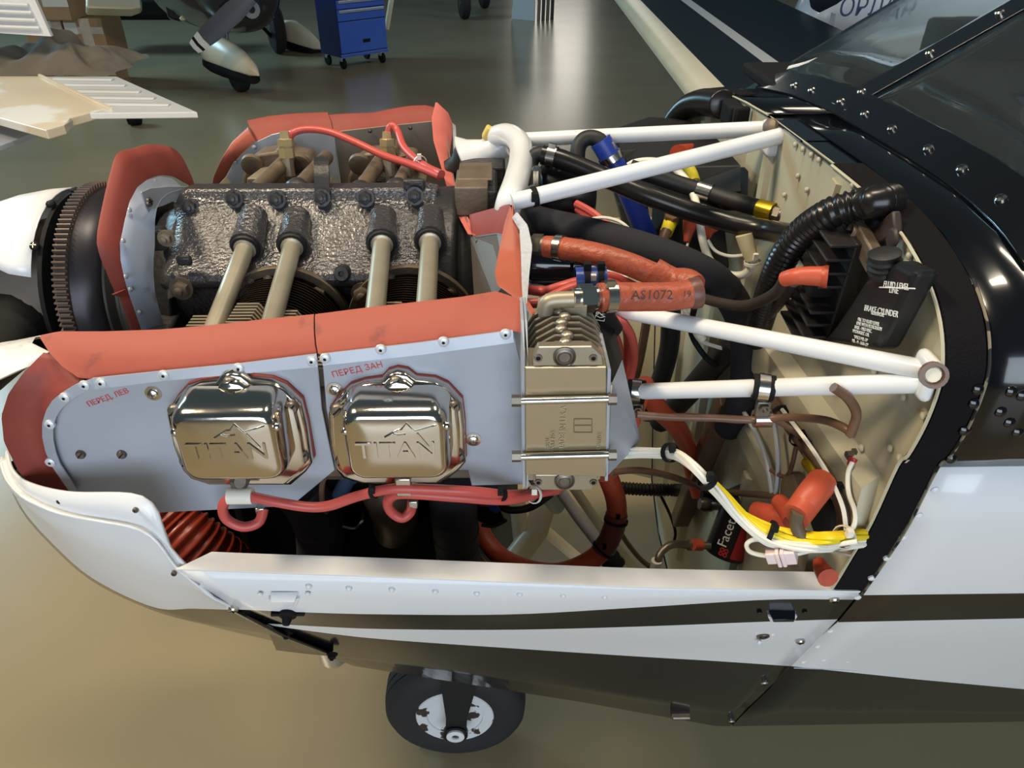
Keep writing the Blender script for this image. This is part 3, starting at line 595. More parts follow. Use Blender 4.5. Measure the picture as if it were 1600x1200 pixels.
# rocker covers
def cover_parts():
    fl = [(621, 577), (607, 581), (597, 592), (570, 596), (548, 603), (530, 620), (515, 641), (518, 690), (527, 728), (538, 741), (565, 750), (690, 750), (716, 730), (728, 716), (726, 660), (722, 625), (700, 602), (680, 593), (650, 590), (637, 580)]
    F = PP(fl, Y=.655); c = V((-.106, .655, 1.18))
    sc = lambda s, y: [V((c.x+(q.x-c.x)*s, y, c.z+(q.z-c.z)*s)) for q in F]
    b = MB(); b.loft([sc(1, .660), sc(1, .649), sc(.97, .647), sc(.93, .647), sc(.91, .641), sc(.88, .640)])
    def rr(hw, hh, y, r, cx=-.1035, cz=1.186, top=0):
        o = []
        for ax_, az, a0 in ((1, 1, 0), (-1, 1, 90), (-1, -1, 180), (1, -1, 270)):
            for k in range(6):
                a = math.radians(a0+k*18); o.append(V((cx+ax_*(hw-r)+math.cos(a)*r, y, cz+az*(hh-r)+math.sin(a)*r+(top if az > 0 else 0))))
        return o
    b.loft([rr(.0535, .045, .645, .018), rr(.0525, .0445, .622, .018), rr(.0515, .0435, .612, .017), rr(.0495, .0415, .6055, .016), rr(.0465, .0385, .6015, .014), rr(.043, .035, .600, .012), rr(.02, .015, .5998, .006)])
    cv = b.build('rocker_cover', CHROME, eng, 50, label='polished rocker cover')
    b = MB(); b.loft([sc(1.012, .664), sc(1.012, .6595)]); b.build('gasket', RUB, cv, 0)
    sp = [(619, 594), (528, 637), (709, 632), (535, 716), (716, 708)]
    studs('screw', 'slot', .0070, STEELD, cv, [P(x, y, Y=.649)+V((0, -.002, 0)) for x, y in sp]+[P(618, 617, Y=.641)], V((0, -1, .05)), BLKM)
    for x, y in ((540, 673), (698, 665)): b = MB(); b.ball(P(x, y, Y=.606), .0048, 12, 8); b.build('boss', CHROME, cv, 60)
    t = text('TITAN', .0275, P(557, 716, Y=.5993), (1, 0, .0), (0, 0, 1), CHROME, cv, 'emblem', .0008)
    b = MB()
    for l in ([(601, 683), (622, 671), (627, 671), (635, 661), (648, 674), (681, 664)], [(612, 677), (620, 680), (634, 678)], [(652, 677), (670, 698)]): b.tube(PP(l, Y=.5996), .0009, 6)
    b.build('emblem_star', CHROME, cv, 60)
    return cv
cv = cover_parts()
def copy_tree(o, parent, off=None):
    c = o.copy(); COL.objects.link(c); c.parent = parent
    if off is not None: c.location = o.location+V(off)
    for ch in o.children: copy_tree(ch, c)
    return c
copy_tree(cv, eng, (-.1645, 0, .001))

# ------------------------------------------------------------------ starter ring, pulleys, spinner, propeller
ring_th = thing('starter_ring', 'toothed starter ring with dark pulley wheel behind the spinner', 'gear', (-.57, YC, 1.0))
b = MB(); cz = V((-.581, YC, 1.15)); NT = 122; out = []
prof_t = []
for i in range(NT*4):
    a = 2*math.pi*i/(NT*4); r = .1500 if i % 4 in (1, 2) else .1445; prof_t.append((a, r))
b.loft([[cz+V((x, r*math.cos(a)*s, r*math.sin(a)*s)) for a, r in prof_t] for x, s in ((0, 1), (.018, 1), (.0185, .93), (0, .93), (0, 1))], False)
b.build('ring_gear', mat('rusty_teeth', (94, 80, 72), .5, .3, var=.2, vs=40), ring_th, 0)
b = MB(); b.lathe(cz+V((.0185, 0, 0)), (1, 0, 0), [(0, .142), (.012, .140), (.03, .134), (.034, .128), (.034, .04)], 64); b.build('flywheel', mat('flywheel_dark', (48, 46, 50), .35, .5, var=.15, vs=12), ring_th, 40)
b = MB(); b.lathe(cz+V((.05, 0, 0)), (1, 0, 0), [(0, .126), (.006, .126), (.012, .114), (.016, .114), (.022, .124), (.028, .124), (.034, .112), (.038, .112), (.045, .122), (.05, .122), (.05, .05)], 64); b.build('belt_pulley', mat('pulley_grey', (72, 70, 66), .4, .5), ring_th, 40)
sp = thing('spinner', 'white spinner cone with black back plate at the propeller', 'spinner', (-.64, YC, 1.0))
b = MB(); b.lathe((-.600, YC, 1.15), (-1, 0, 0), [(0, .138), (.006, .138), (.008, .10), (.03, .09)], 56); b.build('back_plate', BLKM, sp, 30)
# cone with cut-out for the blade root on the near side
b = MB(); rows = []
for t, r in ((0, .142), (.03, .140), (.07, .133), (.12, .118), (.17, .095), (.21, .066), (.24, .03)):
    row = []
    for k in range(49):
        a0, a1 = math.radians(150), math.radians(150-305)
        if t > .02: w_ = min(1, (t-.02)/.05); a0 = math.radians(150-10*w_); a1 = math.radians(150-305+8*w_)
        a = a0+(a1-a0)*k/48
        row.append(V((-.612-t, YC+r*math.cos(a), 1.15+r*math.sin(a))))
    rows.append(row)
b.grid(rows); o = b.build('cone', WHITE, sp, 60); o.modifiers.new('s', 'SOLIDIFY').thickness = .002
def spx(px, py, R=.142):
    d = FW+RT*((px-800)/FPX)+UP*((600-py)/FPX); t = .5
    while t < 1.5:
        q = CAM+d*t; r = math.hypot(q.y-YC, q.z-1.15)
        if r < R: return q
        t += .001
    return CAM+d*1.0
studs('screw', 'screw', .0062, BLKM, sp, [spx(*q) for q in ((80, 320), (55, 385), (118, 299))], [V((0, spx(*q).y-YC, spx(*q).z-1.15)) for q in ((80, 320), (55, 385), (118, 299))], STEEL)
pr = thing('propeller', 'black propeller blade coming out of the white spinner', 'propeller', (-.68, YC, 1.15))
b = MB(); dirb = V((-.10, -.80, -.18)).normalized(); c0 = V((-.665, YC, 1.15)); rings = []
for s, w_, th, tw in ((.0, .05, .05, 0), (.08, .052, .05, .2), (.13, .058, .042, .5), (.2, .072, .03, .7), (.32, .085, .022, .8), (.5, .085, .016, .9), (.7, .06, .01, 1.0)):
    d_, u, v_ = basis(dirb); u = V((1, 0, 0)); u = (u-dirb*u.dot(dirb)).normalized(); v_ = dirb.cross(u)
    R_ = lambda a: (u*math.cos(tw)+v_*math.sin(tw))*math.cos(a)*w_+(v_*math.cos(tw)-u*math.sin(tw))*math.sin(a)*th
    rings.append([c0+dirb*s+R_(2*math.pi*k/20) for k in range(20)])
b.loft(rings); b.build('blade', BLKM, pr, 60)
b = MB(); b.lathe((-.60, YC, 1.15), (-1, 0, 0), [(0, .10), (.05, .10), (.10, .09), (.10, .02)], 28); b.build('hub', mat('hub_grey', (120, 108, 98), .5, .3), pr, 40)

# ------------------------------------------------------------------ cooling baffles with red silicone seals
YB = .664
def plate(name, px, Y, m, par, th=.0022, bev=.0006): 
    b = MB(); b.prism(PP(px, Y=Y), (0, th, 0)); return b.build(name, m, par, 0, bevel=bev, seg=1)
fb = thing('front_baffle', 'left front aluminium cooling baffle with rounded nose and red rubber seal', 'baffle', P(300, 790, Y=YB))
plate('panel', [(495, 555), (503, 640), (523, 735), (455, 791), (235, 802), (150, 785), (112, 767), (82, 722), (68, 682), (75, 640), (100, 612), (145, 592), (250, 582), (375, 570)], YB, ALU, fb)
def rim(outer, inner, Y0, Y1, par, name='flange'):
    b = MB(); b.ribbon(H([(x, y, Y0) for x, y in outer]), H([(x, y, Y1) for x, y in inner]), (0, -.0016, 0), 30); return b.build(name, ALU, par, 40)
rim([(145, 590), (250, 579), (375, 567), (495, 552)], [(151, 607), (256, 594), (377, 583), (497, 572)], YB-.003, YB-.006, fb)
rim(spline([(148, 590, 0), (100, 611, 0), (73, 640, 0), (67, 682, 0), (80, 724, 0), (110, 768, 0)], 5) and [(148, 590), (120, 599), (100, 611), (83, 624), (73, 640), (67, 660), (67, 682), (72, 704), (80, 724), (110, 768)],
    [(152, 606), (127, 614), (112, 624), (97, 637), (88, 652), (84, 668), (84, 686), (88, 705), (95, 724), (122, 766)], YB-.003, YB-.005, fb)
studs('rivet', 'pop', .0056, MATS.get('rivet_alu') or mat('rivet_alu', (204, 208, 212), .4, .3), fb, PP([(158, 591+7), (256, 586), (373, 575), (487, 564), (132, 602), (101, 621), (78, 663), (79, 722)], Y=YB-.006), V((0, -1, 0)), BLKM)
studs('screw', 'slot', .0052, STEELD, fb, PP([(127, 709), (191, 709)], Y=YB), V((0, -1, 0)), BLKM)
studs('washer_screw', 'washer', .0085, STEEL, fb, PP([(240, 614), (477, 693)], Y=YB), V((0, -1, 0)), STEELD)
text('ПЕРЕД. ЛЕВ', .0085, P(139, 636, Y=YB-.0006), PP([(184, 620)], Y=YB)[0]-PP([(139, 636)], Y=YB)[0], (0, 0, 1), INK, fb, 'marker_note', .0002)
b = MB(); b.ribbon(H([(62, 527, .70), (90, 521, .70), (160, 521, .70), (250, 518, .70), (330, 511, .70), (420, 501, .70), (490, 494, .70)]), H([(122, 590, YB), (150, 593, YB), (250, 582, YB), (375, 570, YB), (495, 555, YB)]), (0, .003, .0008), 40, bulge=(0, -.006, 0), rows=3)
b.build('rubber_seal', RUBD, fb, 60, label='long red seal strip with dark scuff marks')
b = MB(); b.ribbon(H([(66, 553, .69), (36, 583, .672), (13, 615, .66), (2, 650, .655), (6, 690, .655), (28, 735, .66), (62, 772, .67), (100, 790, .675)]), H([(146, 594, YB), (118, 602, YB), (98, 614, YB), (74, 642, YB), (68, 682, YB), (80, 722, YB), (105, 762, YB), (118, 775, YB)]), (0, .003, 0), 40, bulge=(0, .010, 0), rows=3)
b.build('rubber_seal', RUB, fb, 60, label='red seal strip curling round the nose of the baffle')
rb = thing('rear_baffle', 'left rear aluminium cooling baffle around the second rocker cover', 'baffle', P(700, 755, Y=YB))
plate('panel', [(503, 555), (655, 538), (803, 519), (808, 545), (818, 580), (820, 757), (737, 759), (731, 735), (530, 735), (510, 640)], YB-.001, ALU, rb)
rim([(503, 552), (650, 535), (801, 515)], [(505, 570), (652, 554), (803, 534)], YB-.004, YB-.007, rb)
studs('rivet', 'pop', .0056, MATS.get('rivet_alu') or mat('rivet_alu', (204, 208, 212), .4, .3), rb, PP([(508, 560), (595, 546), (693, 534), (790, 522)], Y=YB-.0075), V((0, -1, 0)), BLKM)
studs('washer_screw', 'washer', .0085, STEEL, rb, PP([(523, 608), (740, 686)], Y=YB-.001), V((0, -1, 0)), STEELD)
text('ПЕРЕД ЗАН', .0095, P(520, 590, Y=YB-.0016), P(577, 578, Y=YB)-P(520, 590, Y=YB), (0, 0, 1), INK, rb, 'marker_note', .0002)
b = MB(); b.ribbon(H([(492, 494, .70), (570, 484, .70), (640, 476, .70), (720, 467, .70), (775, 458, .71), (812, 470, .70), (818, 495, .68)]), H([(497, 553, YB-.002), (575, 545, YB-.002), (650, 536, YB-.002), (740, 525, YB-.002), (806, 517, YB-.002), (812, 520, YB-.002), (815, 522, YB-.002)]), (0, .003, .0008), 40, bulge=(0, -.005, 0), rows=3)
b.build('rubber_seal', RUBD, rb, 60, label='red seal strip with a dark mark at its front end')
# centre front baffle
cb = thing('inlet_baffle', 'curved front inlet baffle with tall red seal behind the starter ring', 'baffle', P(200, 520, X=-.47))
OUT = [(298, 296), (290, 262), (275, 237), (255, 228), (230, 226), (207, 232), (183, 240), (172, 270), (160, 320), (151, 372), (156, 400), (166, 425), (175, 447), (184, 463)]
INN = [(303, 300), (296, 290), (285, 284), (270, 276), (248, 274), (228, 280), (213, 292), (201, 315), (194, 345), (188, 378), (188, 405), (193, 432), (198, 445), (203, 462)]
o3 = spline(PP(OUT, X=-.485), 5); i3 = spline(PP(INN, X=-.470), 5)
b = MB(); b.ribbon(o3, i3, (.003, 0, 0), 50, bulge=(.004, 0, 0), rows=3); b.build('rubber_seal', RUB, cb, 60)
b = MB(); b.ribbon(PP([(174, 460), (186, 464), (196, 490), (206, 522)], X=-.480), PP([(202, 448), (208, 470), (220, 500), (230, 522)], X=-.468), (.003, 0, 0), 20); b.build('rubber_seal', RUB, cb, 60)
b = MB(); b.ribbon(PP([(275, 288), (268, 279), (248, 275), (228, 281), (213, 293), (201, 316), (194, 345), (187, 380), (188, 405), (194, 435), (202, 462), (212, 490), (224, 525)], X=-.468), PP([(282, 296), (275, 298), (262, 302), (250, 312), (243, 326), (240, 345), (240, 365), (240, 385), (238, 405), (238, 430), (240, 455), (246, 480), (258, 520)], X=-.445), (.0016, 0, 0), 50, bulge=(.004, 0, 0), rows=4); b.build('panel', mat('blue_grey_baffle', (150, 158, 172), .5, .25, rgb2=(112, 112, 112), mask=(.62, .70), vs=16), cb, 60)
b = MB(); b.prism(PP([(219, 300), (232, 294), (262, 291), (318, 291), (332, 302), (278, 311), (252, 322), (236, 326), (230, 333), (225, 322)], X=-.446), (.002, 0, 0)); brk = b.build('bracket', ALU, cb, 0, bevel=.0006, seg=1)
studs('rivet', 'rivet', .0034, ALU, cb, PP([(203, 328), (193, 376), (197, 432), (204, 452), (218, 488), (243, 283), (258, 285)], X=-.462), V((1, 0, .2)))
studs('screw', 'screw', .006, STEELD, brk, PP([(231, 316)], X=-.444), V((1, -.3, .2)))
# far side baffles
ff = thing('far_front_baffle', 'far side front baffle with rounded grey plate and orange red seal', 'baffle', P(440, 290, Y=1.46))
plate('panel', [(343, 305), (350, 282), (362, 260), (378, 242), (400, 222), (425, 210), (460, 203), (522, 203), (526, 250), (534, 310)], 1.46, ALU, ff)
studs('rivet', 'rivet', .005, ALU, ff, PP([(345, 286), (367, 253), (397, 230)], Y=1.457), V((0, -1, 0)))
b = MB(); b.ribbon(H([(386, 189, 1.50), (420, 182, 1.50), (460, 178, 1.50), (512, 176, 1.50)]), H([(396, 222, 1.465), (430, 210, 1.465), (465, 204, 1.465), (520, 205, 1.465)]), (0, .004, 0), 24, bulge=(0, .006, 0), rows=2); b.build('rubber_seal', RUB, ff, 60)
b = MB(); b.ribbon(H([(328, 308, 1.43), (333, 280, 1.44), (345, 250, 1.45), (362, 222, 1.47), (388, 198, 1.49)]), H([(342, 308, 1.455), (349, 282, 1.455), (362, 258, 1.455), (378, 240, 1.455), (398, 221, 1.455)]), (0, .004, 0), 24, bulge=(0, -.012, .01), rows=3); b.build('rubber_seal', ORUB, ff, 60, label='orange curled seal strip')
fr = thing('far_rear_baffle', 'far side rear baffle plate with dark red seal along its top', 'baffle', P(620, 290, Y=1.47))
plate('panel', [(522, 206), (600, 197), (678, 189), (705, 188), (712, 310), (535, 310)], 1.465, ALUD, fr)  # shaded, reflecting plate painted grey-brown in its base colour
b = MB(); b.ribbon(H([(514, 180, 1.495), (545, 178, 1.495), (580, 177, 1.50), (610, 171, 1.505), (640, 166, 1.505), (665, 165, 1.50), (684, 170, 1.49)]), H([(522, 206, 1.467), (560, 202, 1.467), (600, 198, 1.467), (640, 194, 1.467), (690, 188, 1.467)]), (0, .004, 0), 36, bulge=(0, .006, 0), rows=2); b.build('rubber_seal', RUB, fr, 60)
studs('rivet', 'rivet', .004, STEELD, fr, PP([(578, 205), (641, 200)], Y=1.462), V((0, -1, 0)))
# aft baffle wall from the far side to the near rear corner
ab = thing('aft_baffle', 'aft baffle wall with pink red seals folding back at its corner', 'baffle', P(745, 460, Y=.95))
top_ = H([(697, 190, 1.45), (702, 235, 1.32), (712, 290, 1.14), (724, 330, 1.03), (742, 370, .93)])
bot_ = H([(700, 280, 1.43), (712, 320, 1.32), (735, 380, 1.12), (748, 420, 1.0), (770, 470, .90)])
b = MB(); b.ribbon(top_, bot_, (-.002, 0, 0), 24); b.build('panel', ALUD, ab, 40)
b = MB(); b.ribbon(H([(683, 160, 1.46), (677, 185, 1.42), (680, 220, 1.34), (692, 260, 1.22), (705, 305, 1.10), (718, 335, 1.02), (735, 366, .94)]), H([(707, 192, 1.45), (706, 215, 1.40), (702, 245, 1.30), (706, 272, 1.20), (714, 305, 1.10), (726, 335, 1.02), (744, 368, .93)]), (-.003, 0, 0), 40, bulge=(.006, 0, 0), rows=2); b.build('rubber_seal', mat('pink_silicone', (196, 104, 94), .6, var=.06, vs=20), ab, 60)
SEAL = mat('grey_sealant', (176, 178, 184), .5, bump=.5, bs=70)
b = MB(); b.ribbon(H([(707, 192, 1.452), (708, 220, 1.395), (708, 250, 1.30)]), H([(712, 196, 1.452), (714, 240, 1.36), (712, 262, 1.27)]), (.0, 0, 0), 20); b.build('sealant', SEAL, ab, 60)
b = MB(); b.ribbon(H([(806, 332, .855), (822, 352, .84), (829, 385, .81), (824, 430, .77), (820, 480, .72)]), H([(800, 340, .855), (812, 360, .84), (814, 400, .80), (815, 440, .76), (817, 480, .72)]), (.002, 0, 0), 24); b.build('sealant', SEAL, ab, 60)
b = MB(); b.prism([P(*q[:2], Y=q[2]) for q in ((735, 372, .94), (776, 366, .88), (793, 370, .86), (790, 440, .80), (772, 466, .80), (741, 470, .86))], (.0, .0025, .001)); cpl = b.build('corner_plate', mat('grey_brown_plate', (104, 97, 90), .5, .35, var=.08, vs=14), ab, 0, bevel=.0006, seg=1)
studs('rivet', 'rivet', .0042, STEELD, cpl, H([(748, 378, .92), (748, 396, .91), (749, 430, .885)]), V((.2, -1, .2)))
b = MB(); b.ribbon(H([(733, 337, .96), (765, 328, .92), (797, 320, .88)]), H([(737, 369, .94), (765, 368, .90), (786, 366, .87)]), (.0, .003, 0), 16); b.build('rubber_seal', RUB, ab, 60)
b = MB(); b.ribbon(H([(797, 320, .875), (788, 350, .86), (780, 390, .83), (773, 425, .79), (777, 446, .76), (800, 462, .74), (832, 490, .71)]), H([(799, 320, .875), (806, 345, .86), (811, 385, .83), (814, 420, .79), (816, 446, .76), (822, 468, .735), (834, 487, .71)]), (.002, -.002, 0), 36, bulge=(0, -.008, 0), rows=3); b.build('rubber_seal', ORUB, ab, 60, label='upright pink orange seal strip')
b = MB(); b.prism([P(x, y, Y=.695) for x, y in ((815, 480), (826, 487), (824, 520), (819, 600), (818, 560))], (0, .01, 0)); b.build('edge_plate', ALU, ab, 0)
# ------------------------------------------------------------------ oil cooler
oc = thing('oil_cooler', 'finned oil cooler with two long through rods behind the second rocker cover', 'oil cooler', P(885, 760, Y=.66))
yc0 = .607
xl, xr = P(824, 640, Y=yc0).x, P(950, 640, Y=yc0).x; zt, zb = P(885, 545, Y=yc0).z, P(885, 762, Y=yc0).z
def fin(y, t, g=0, r=.028):
    return [[V((xl+g, yy, zb)), V((xl+g, yy, zt-r-g)), V((xl+g+r*.35, yy, zt-r*.4-g)), V((xl+g+r, yy, zt-g)), V((xr-g-r, yy, zt-g)), V((xr-g-r*.35, yy, zt-r*.4-g)), V((xr-g, yy, zt-r-g)), V((xr-g, yy, zb))] for yy in (y, y+t)]
b = MB(); b.loft(fin(yc0+.008, .085, .008)); b.build('core', COOLER, oc, 0)
for k in range(7):
    b = MB(); b.loft(fin(yc0+.012+k*.0125, .0035, 0, .026)); b.build('fin', COOLER, oc, 0, bevel=.0006, seg=1)
b = MB()
for k in range(7): b.ball(V(((xl+xr)/2-.004+.003*math.sin(k*2), yc0+.010+k*.0125, zt+.001)), .0055, 8, 5, (1.2, 1.2, .8))
b.build('weld_bead', COOLER, oc, 60, kind='stuff')
def tank(pts, name='end_tank'):
    b = MB(); b.prism(PP(pts, Y=yc0-.001), (0, .010, 0)); t = b.build(name, COOLER, oc, 0, bevel=.001); return t
t1 = tank([(832, 574), (832, 560), (841, 542), (925, 541), (941, 556), (944, 574)]); t2 = tank([(836, 742), (838, 758), (846, 766), (925, 766), (932, 752), (936, 742)])
for t, yy in ((t1, 557), (t2, 751)):
    b = MB(); b.lathe(P(882, yy, Y=yc0-.001), (0, -1, 0), [(0, .0105), (.002, .0105), (.0028, .009), (.001, .008), (.0012, .006), (.0022, .005), (.0022, .0005)], 24); b.build('weld_disc', STEELD, t, 40)
    b = MB(); 
    for xx in (841, 927):
        b = MB(); b.lathe(P(xx, yy+2, Y=yc0-.001), (0, -1, 0), [(0, .0040), (.0015, .0038), (.0015, .0022), (-.004, .002)], 14, caps=False); b.lathe(P(xx, yy+2, Y=yc0-.0008), (0, -1, 0), [(0, .0022), (.0004, .0020)], 10, m=1); b.build('stud_hole', [STEELD, BLKM], t, 40)
b = MB(); b.prism(PP([(820, 574), (948, 573), (949, 745), (821, 742)], Y=yc0-.004), (0, .003, 0)); b.prism([P(820, 574, Y=yc0-.004), P(948, 573, Y=yc0-.004), P(948, 573, Y=yc0-.004)+V((0, .03, .004)), P(820, 574, Y=yc0-.004)+V((0, .03, .004))], (0, 0, -.002)); fpn = b.build('front_sheet', mat('anodised_sheet', (168, 152, 124), .34, .75, var=.03, vs=8), oc, 0, bevel=.0012)
EMB = mat('embossed_print', (190, 176, 148), .3, .7)
for sx, s_, sz in ((882, 'MADE IN U.S.A.', .0085), (858, 'SERIAL', .006), (866, 'PART NO', .006), (938, 'POSITIVE', .006)):
    text(s_, sz, P(sx, 706, Y=yc0-.0046), (0, 0, 1), (-1, 0, 0), EMB, fpn, 'embossing', .0003)
b = MB(); fp_ = PP([(897, 655), (925, 655), (925, 676), (897, 676)], Y=yc0-.0046)
for i in range(4): b.tube([fp_[i], fp_[(i+1) % 4]], .0005, 4)
b.tube(PP([(897, 665), (925, 665)], Y=yc0-.0046), .0005, 4); b.build('emblem_frame', EMB, fpn)
for yy in (625, 712):
    b = MB(); b.cyl(P(800, yy+2, Y=yc0-.009), P(957, yy-2, Y=yc0-.009), .0037, n=12); rd = b.build('rod', STEEL, oc, 40)
    b = MB(); q = P(806, yy+1, Y=yc0-.009); b.cyl(q-V((.004, 0, 0)), q+V((.005, 0, 0)), .0058, n=6); b.build('nut', STEELD if yy < 700 else STEELD, rd, 30)
    b = MB(); q = P(955, yy-1, Y=yc0-.009); b.cyl(q-V((.003, 0, 0)), q+V((.005, 0, 0)), .0056, n=6); b.build('nut', STEELD, rd, 30)
for x0, x1 in ((815, 820), (821, 825)):
    b = MB(); b.prism([P(x0-1, 500, Y=.66), P(x1-1, 500, Y=.66), P(x1, 560, Y=.605), P(x1+1, 760, Y=.605), P(x0+2, 765, Y=.605), P(x0, 600, Y=.605)], (0, .05, .0)); b.build('side_flange', ALU, oc, 0, bevel=.0005, seg=1)
b = MB(); b.prism([P(949, 576, Y=.603), P(955, 578, Y=.603), P(950, 752, Y=.603), P(945, 752, Y=.603)], (0, .07, 0)); b.build('side_flange', ALU, oc, 0, bevel=.0005, seg=1)
b = MB(); b.prism(H([(957, 597, .612), (972, 563, .64), (985, 622, .655), (1001, 690, .665), (948, 745, .612)]), (.0005, .002, 0)); b.build('deflector', ALU, oc, 0, bevel=.0005, seg=1, label='angular bent grey deflector sheet')
b = MB(); b.prism(H([(938, 506, .69), (960, 516, .69), (974, 562, .645), (958, 596, .615), (950, 600, .615), (946, 560, .65)]), (0, .002, .001)); b.build('deflector', BLKM, oc, 0)
b = MB(); b.box(P(878, 480, Y=.69), (.048, .02, .012)); q = P(868, 468, Y=.68); b.tube(spline([q+V((-.010, 0, -.014)), q+V((-.006, 0, -.002)), q+V((.018, 0, .0))], 6), .0085, 14); b.build('outlet_elbow', FINAL_, oc, 40, bevel=.002)

# ------------------------------------------------------------------ fittings helper and hoses
def hexfit(p, d, r, L, m, par, name='hex_fitting', n=6):
    b = MB(); d = V(d).normalized(); p = V(p)
    b.lathe(p, d, [(0, r*.72), (L*.2, r*.72)], 14); b.lathe(p, d, [(L*.18, r), (L*.62, r)], n); b.lathe(p, d, [(L*.6, r*.85), (L*.8, r*.85), (L, r*.7)], 14)
    return b.build(name, m, par, 30)
o, sp1 = hose('foam_hose', 'thick matt black foam covered hose crossing the engine bay', 'hose', H([(818, 340, .99), (850, 350, .97), (920, 366, .93), (1000, 388, .90), (1075, 415, .885), (1125, 445, .90), (1155, 490, .93), (1166, 550, .96), (1160, 620, 1.0), (1138, 668, 1.03)]), .0215, FOAM, n=20)
tie(sp1, .53, .0215, BLKM, o)
o, sp2 = hose('breather_hose', 'shiny black hose with silver clamp running to the firewall', 'hose', H([(848, 242, 1.06), (880, 250, 1.05), (940, 275, 1.03), (1010, 305, 1.0), (1080, 330, .98), (1150, 350, .95), (1210, 362, .92), (1262, 372, .90)]), .0135, SHINY, n=18)
ring(sp2, .03, .0138, .012, STEEL, o)
b = MB(); b.tube(spline(H([(866, 246, 1.055), (845, 240, 1.06), (831, 250, 1.06), (828, 275, 1.04), (826, 300, 1.0)]), 6), .0105, 14); b.build('elbow', BLK, o, 50)
o, sp3 = hose('firewall_hose', 'straight black hose with silver band and yellow end fitting', 'hose', H([(985, 262, 1.06), (1050, 284, 1.05), (1105, 301, 1.03), (1150, 315, 1.0), (1188, 326, .975)]), .0115, BLK, n=16)
ring(sp3, .56, .012, .02, STEEL, o, 'band', False)
a, d = at_t(sp3, .985); b = MB(); b.lathe(a, d, [(0, .0125), (.022, .0125), (.022, .010)], 16); b.build('yellow_sleeve', YELF, o, 35); hexfit(a+d*.022, d, .0115, .018, STEELD, o)
b = MB(); b.ball(a+d*.046, .013, 14, 8); b.build('elbow', STEELD, o, 50)
o, sp4 = hose('corrugated_hose', 'black corrugated hose curving down the near side of the firewall', 'hose', [P(1392, 312, X=.372), P(1372, 315, X=.350)]+H([(1345, 319, .70), (1300, 332, .71), (1255, 362, .735), (1226, 400, .75), (1206, 445, .77), (1192, 490, .80), (1180, 530, .84)]), .0145, SHINY, n=18, ridge=.0011, pitch=.0062)
b = MB(); a = P(1362, 327, X=XF-.004); b.box(a, (.008, .036, .036)); b.box(P(1365, 346, X=XF-.006), (.010, .02, .010)); b.build('flange', BLKM, o, 30, bevel=.003)
o, sp5 = hose('corrugated_duct', 'black corrugated duct under the far top edge of the firewall', 'hose', H([(1130, 163, 1.42), (1100, 160, 1.46), (1075, 168, 1.50), (1055, 190, 1.56), (1045, 215, 1.58)]), .021, SHINY, n=18, ridge=.0012, pitch=.007)
b = MB(); b.box(P(1144, 178, X=XF-.010), (.022, .055, .035)); b.box(P(1157, 188, X=XF-.012), (.024, .010, .040)); b.build('duct_box', BLKM, o, 30, bevel=.006)
b = MB(); b.tube(spline(H([(1043, 212, 1.55), (1052, 188, 1.52), (1068, 172, 1.46), (1090, 160, 1.42), (1094, 156, 1.41), (1098, 162, 1.42)]), 6), .003, 6); b.build('trim_wire', mat('gold_wire', (150, 126, 78), .35, .7), o)
o, sp6 = hose('blue_hose', 'bright blue silicone hose with steel clamp', 'hose', H([(938, 220, 1.08), (955, 248, 1.075), (980, 295, 1.07), (1000, 345, 1.08), (1012, 372, 1.085), (1024, 410, 1.09)]), .0155, BLUEH, n=18)
ring(sp6, .13, .0158, .010, STEEL, o); tie(sp6, .78, .0155, BLKM, o)
b = MB(); b.tube(spline(H([(948, 238, 1.078), (936, 219, 1.085), (917, 216, 1.09), (904, 230, 1.085), (902, 262, 1.07)]), 6), .011, 14); b.build('elbow', BLK, o, 50)
o, sp7 = hose('fire_sleeved_hose', 'orange fire sleeved hose from the aft baffle to the black end clamp', 'hose', H([(852, 386, .865), (880, 388, .855), (930, 397, .83), (980, 412, .81), (1020, 428, .80), (1050, 438, .79), (1076, 452, .775)]), .0135, FIRE, n=20)
a, d = at_t(sp7, 0); hexfit(a-d*.022, d, .0155, .030, STEELD, o); ring(sp7, .10, .0140, .009, STEEL, o, 'clamp', False)
b = MB(); b.tube(spline(H([(1020, 424, .80), (1050, 440, .79), (1072, 442, .78), (1083, 450, .77)]), 6), .0165, 14); b.build('sleeve_fold', FIRE, o, 60)
o, sp8 = hose('fire_sleeved_hose', 'short orange fire sleeved hose with black lettering above the oil cooler', 'hose', H([(936, 465, .70), (965, 464, .705), (1010, 464, .71), (1050, 463, .715), (1084, 458, .72)]), .0150, FIRE, n=20)
a, d = at_t(sp8, 0); hexfit(P(894, 467, Y=.695), d, .0150, .036, STEEL, o); ring(sp8, .10, .0155, .011, STEEL, o)
b = MB(); e, d = at_t(sp8, .985); b.lathe(e, d, [(-.004, .0150), (0, .0165), (.007, .0165), (.007, .012), (.001, .010)], 20, caps=False); b.lathe(e, d, [(0, .012), (.001, .002)], 16); b.build('end_clamp', mat('brown_band', (96, 62, 52), .4), o, 40)
text('AS1072', .0135, P(986, 468, Y=.6915), (1, .0, .0), (0, .25, 1), INKB, o, 'sleeve_print', .0003); text('19', .009, P(1066, 464, Y=.697), (1, 0, 0), (0, .25, 1), INKB, o, 'sleeve_print', .0003)
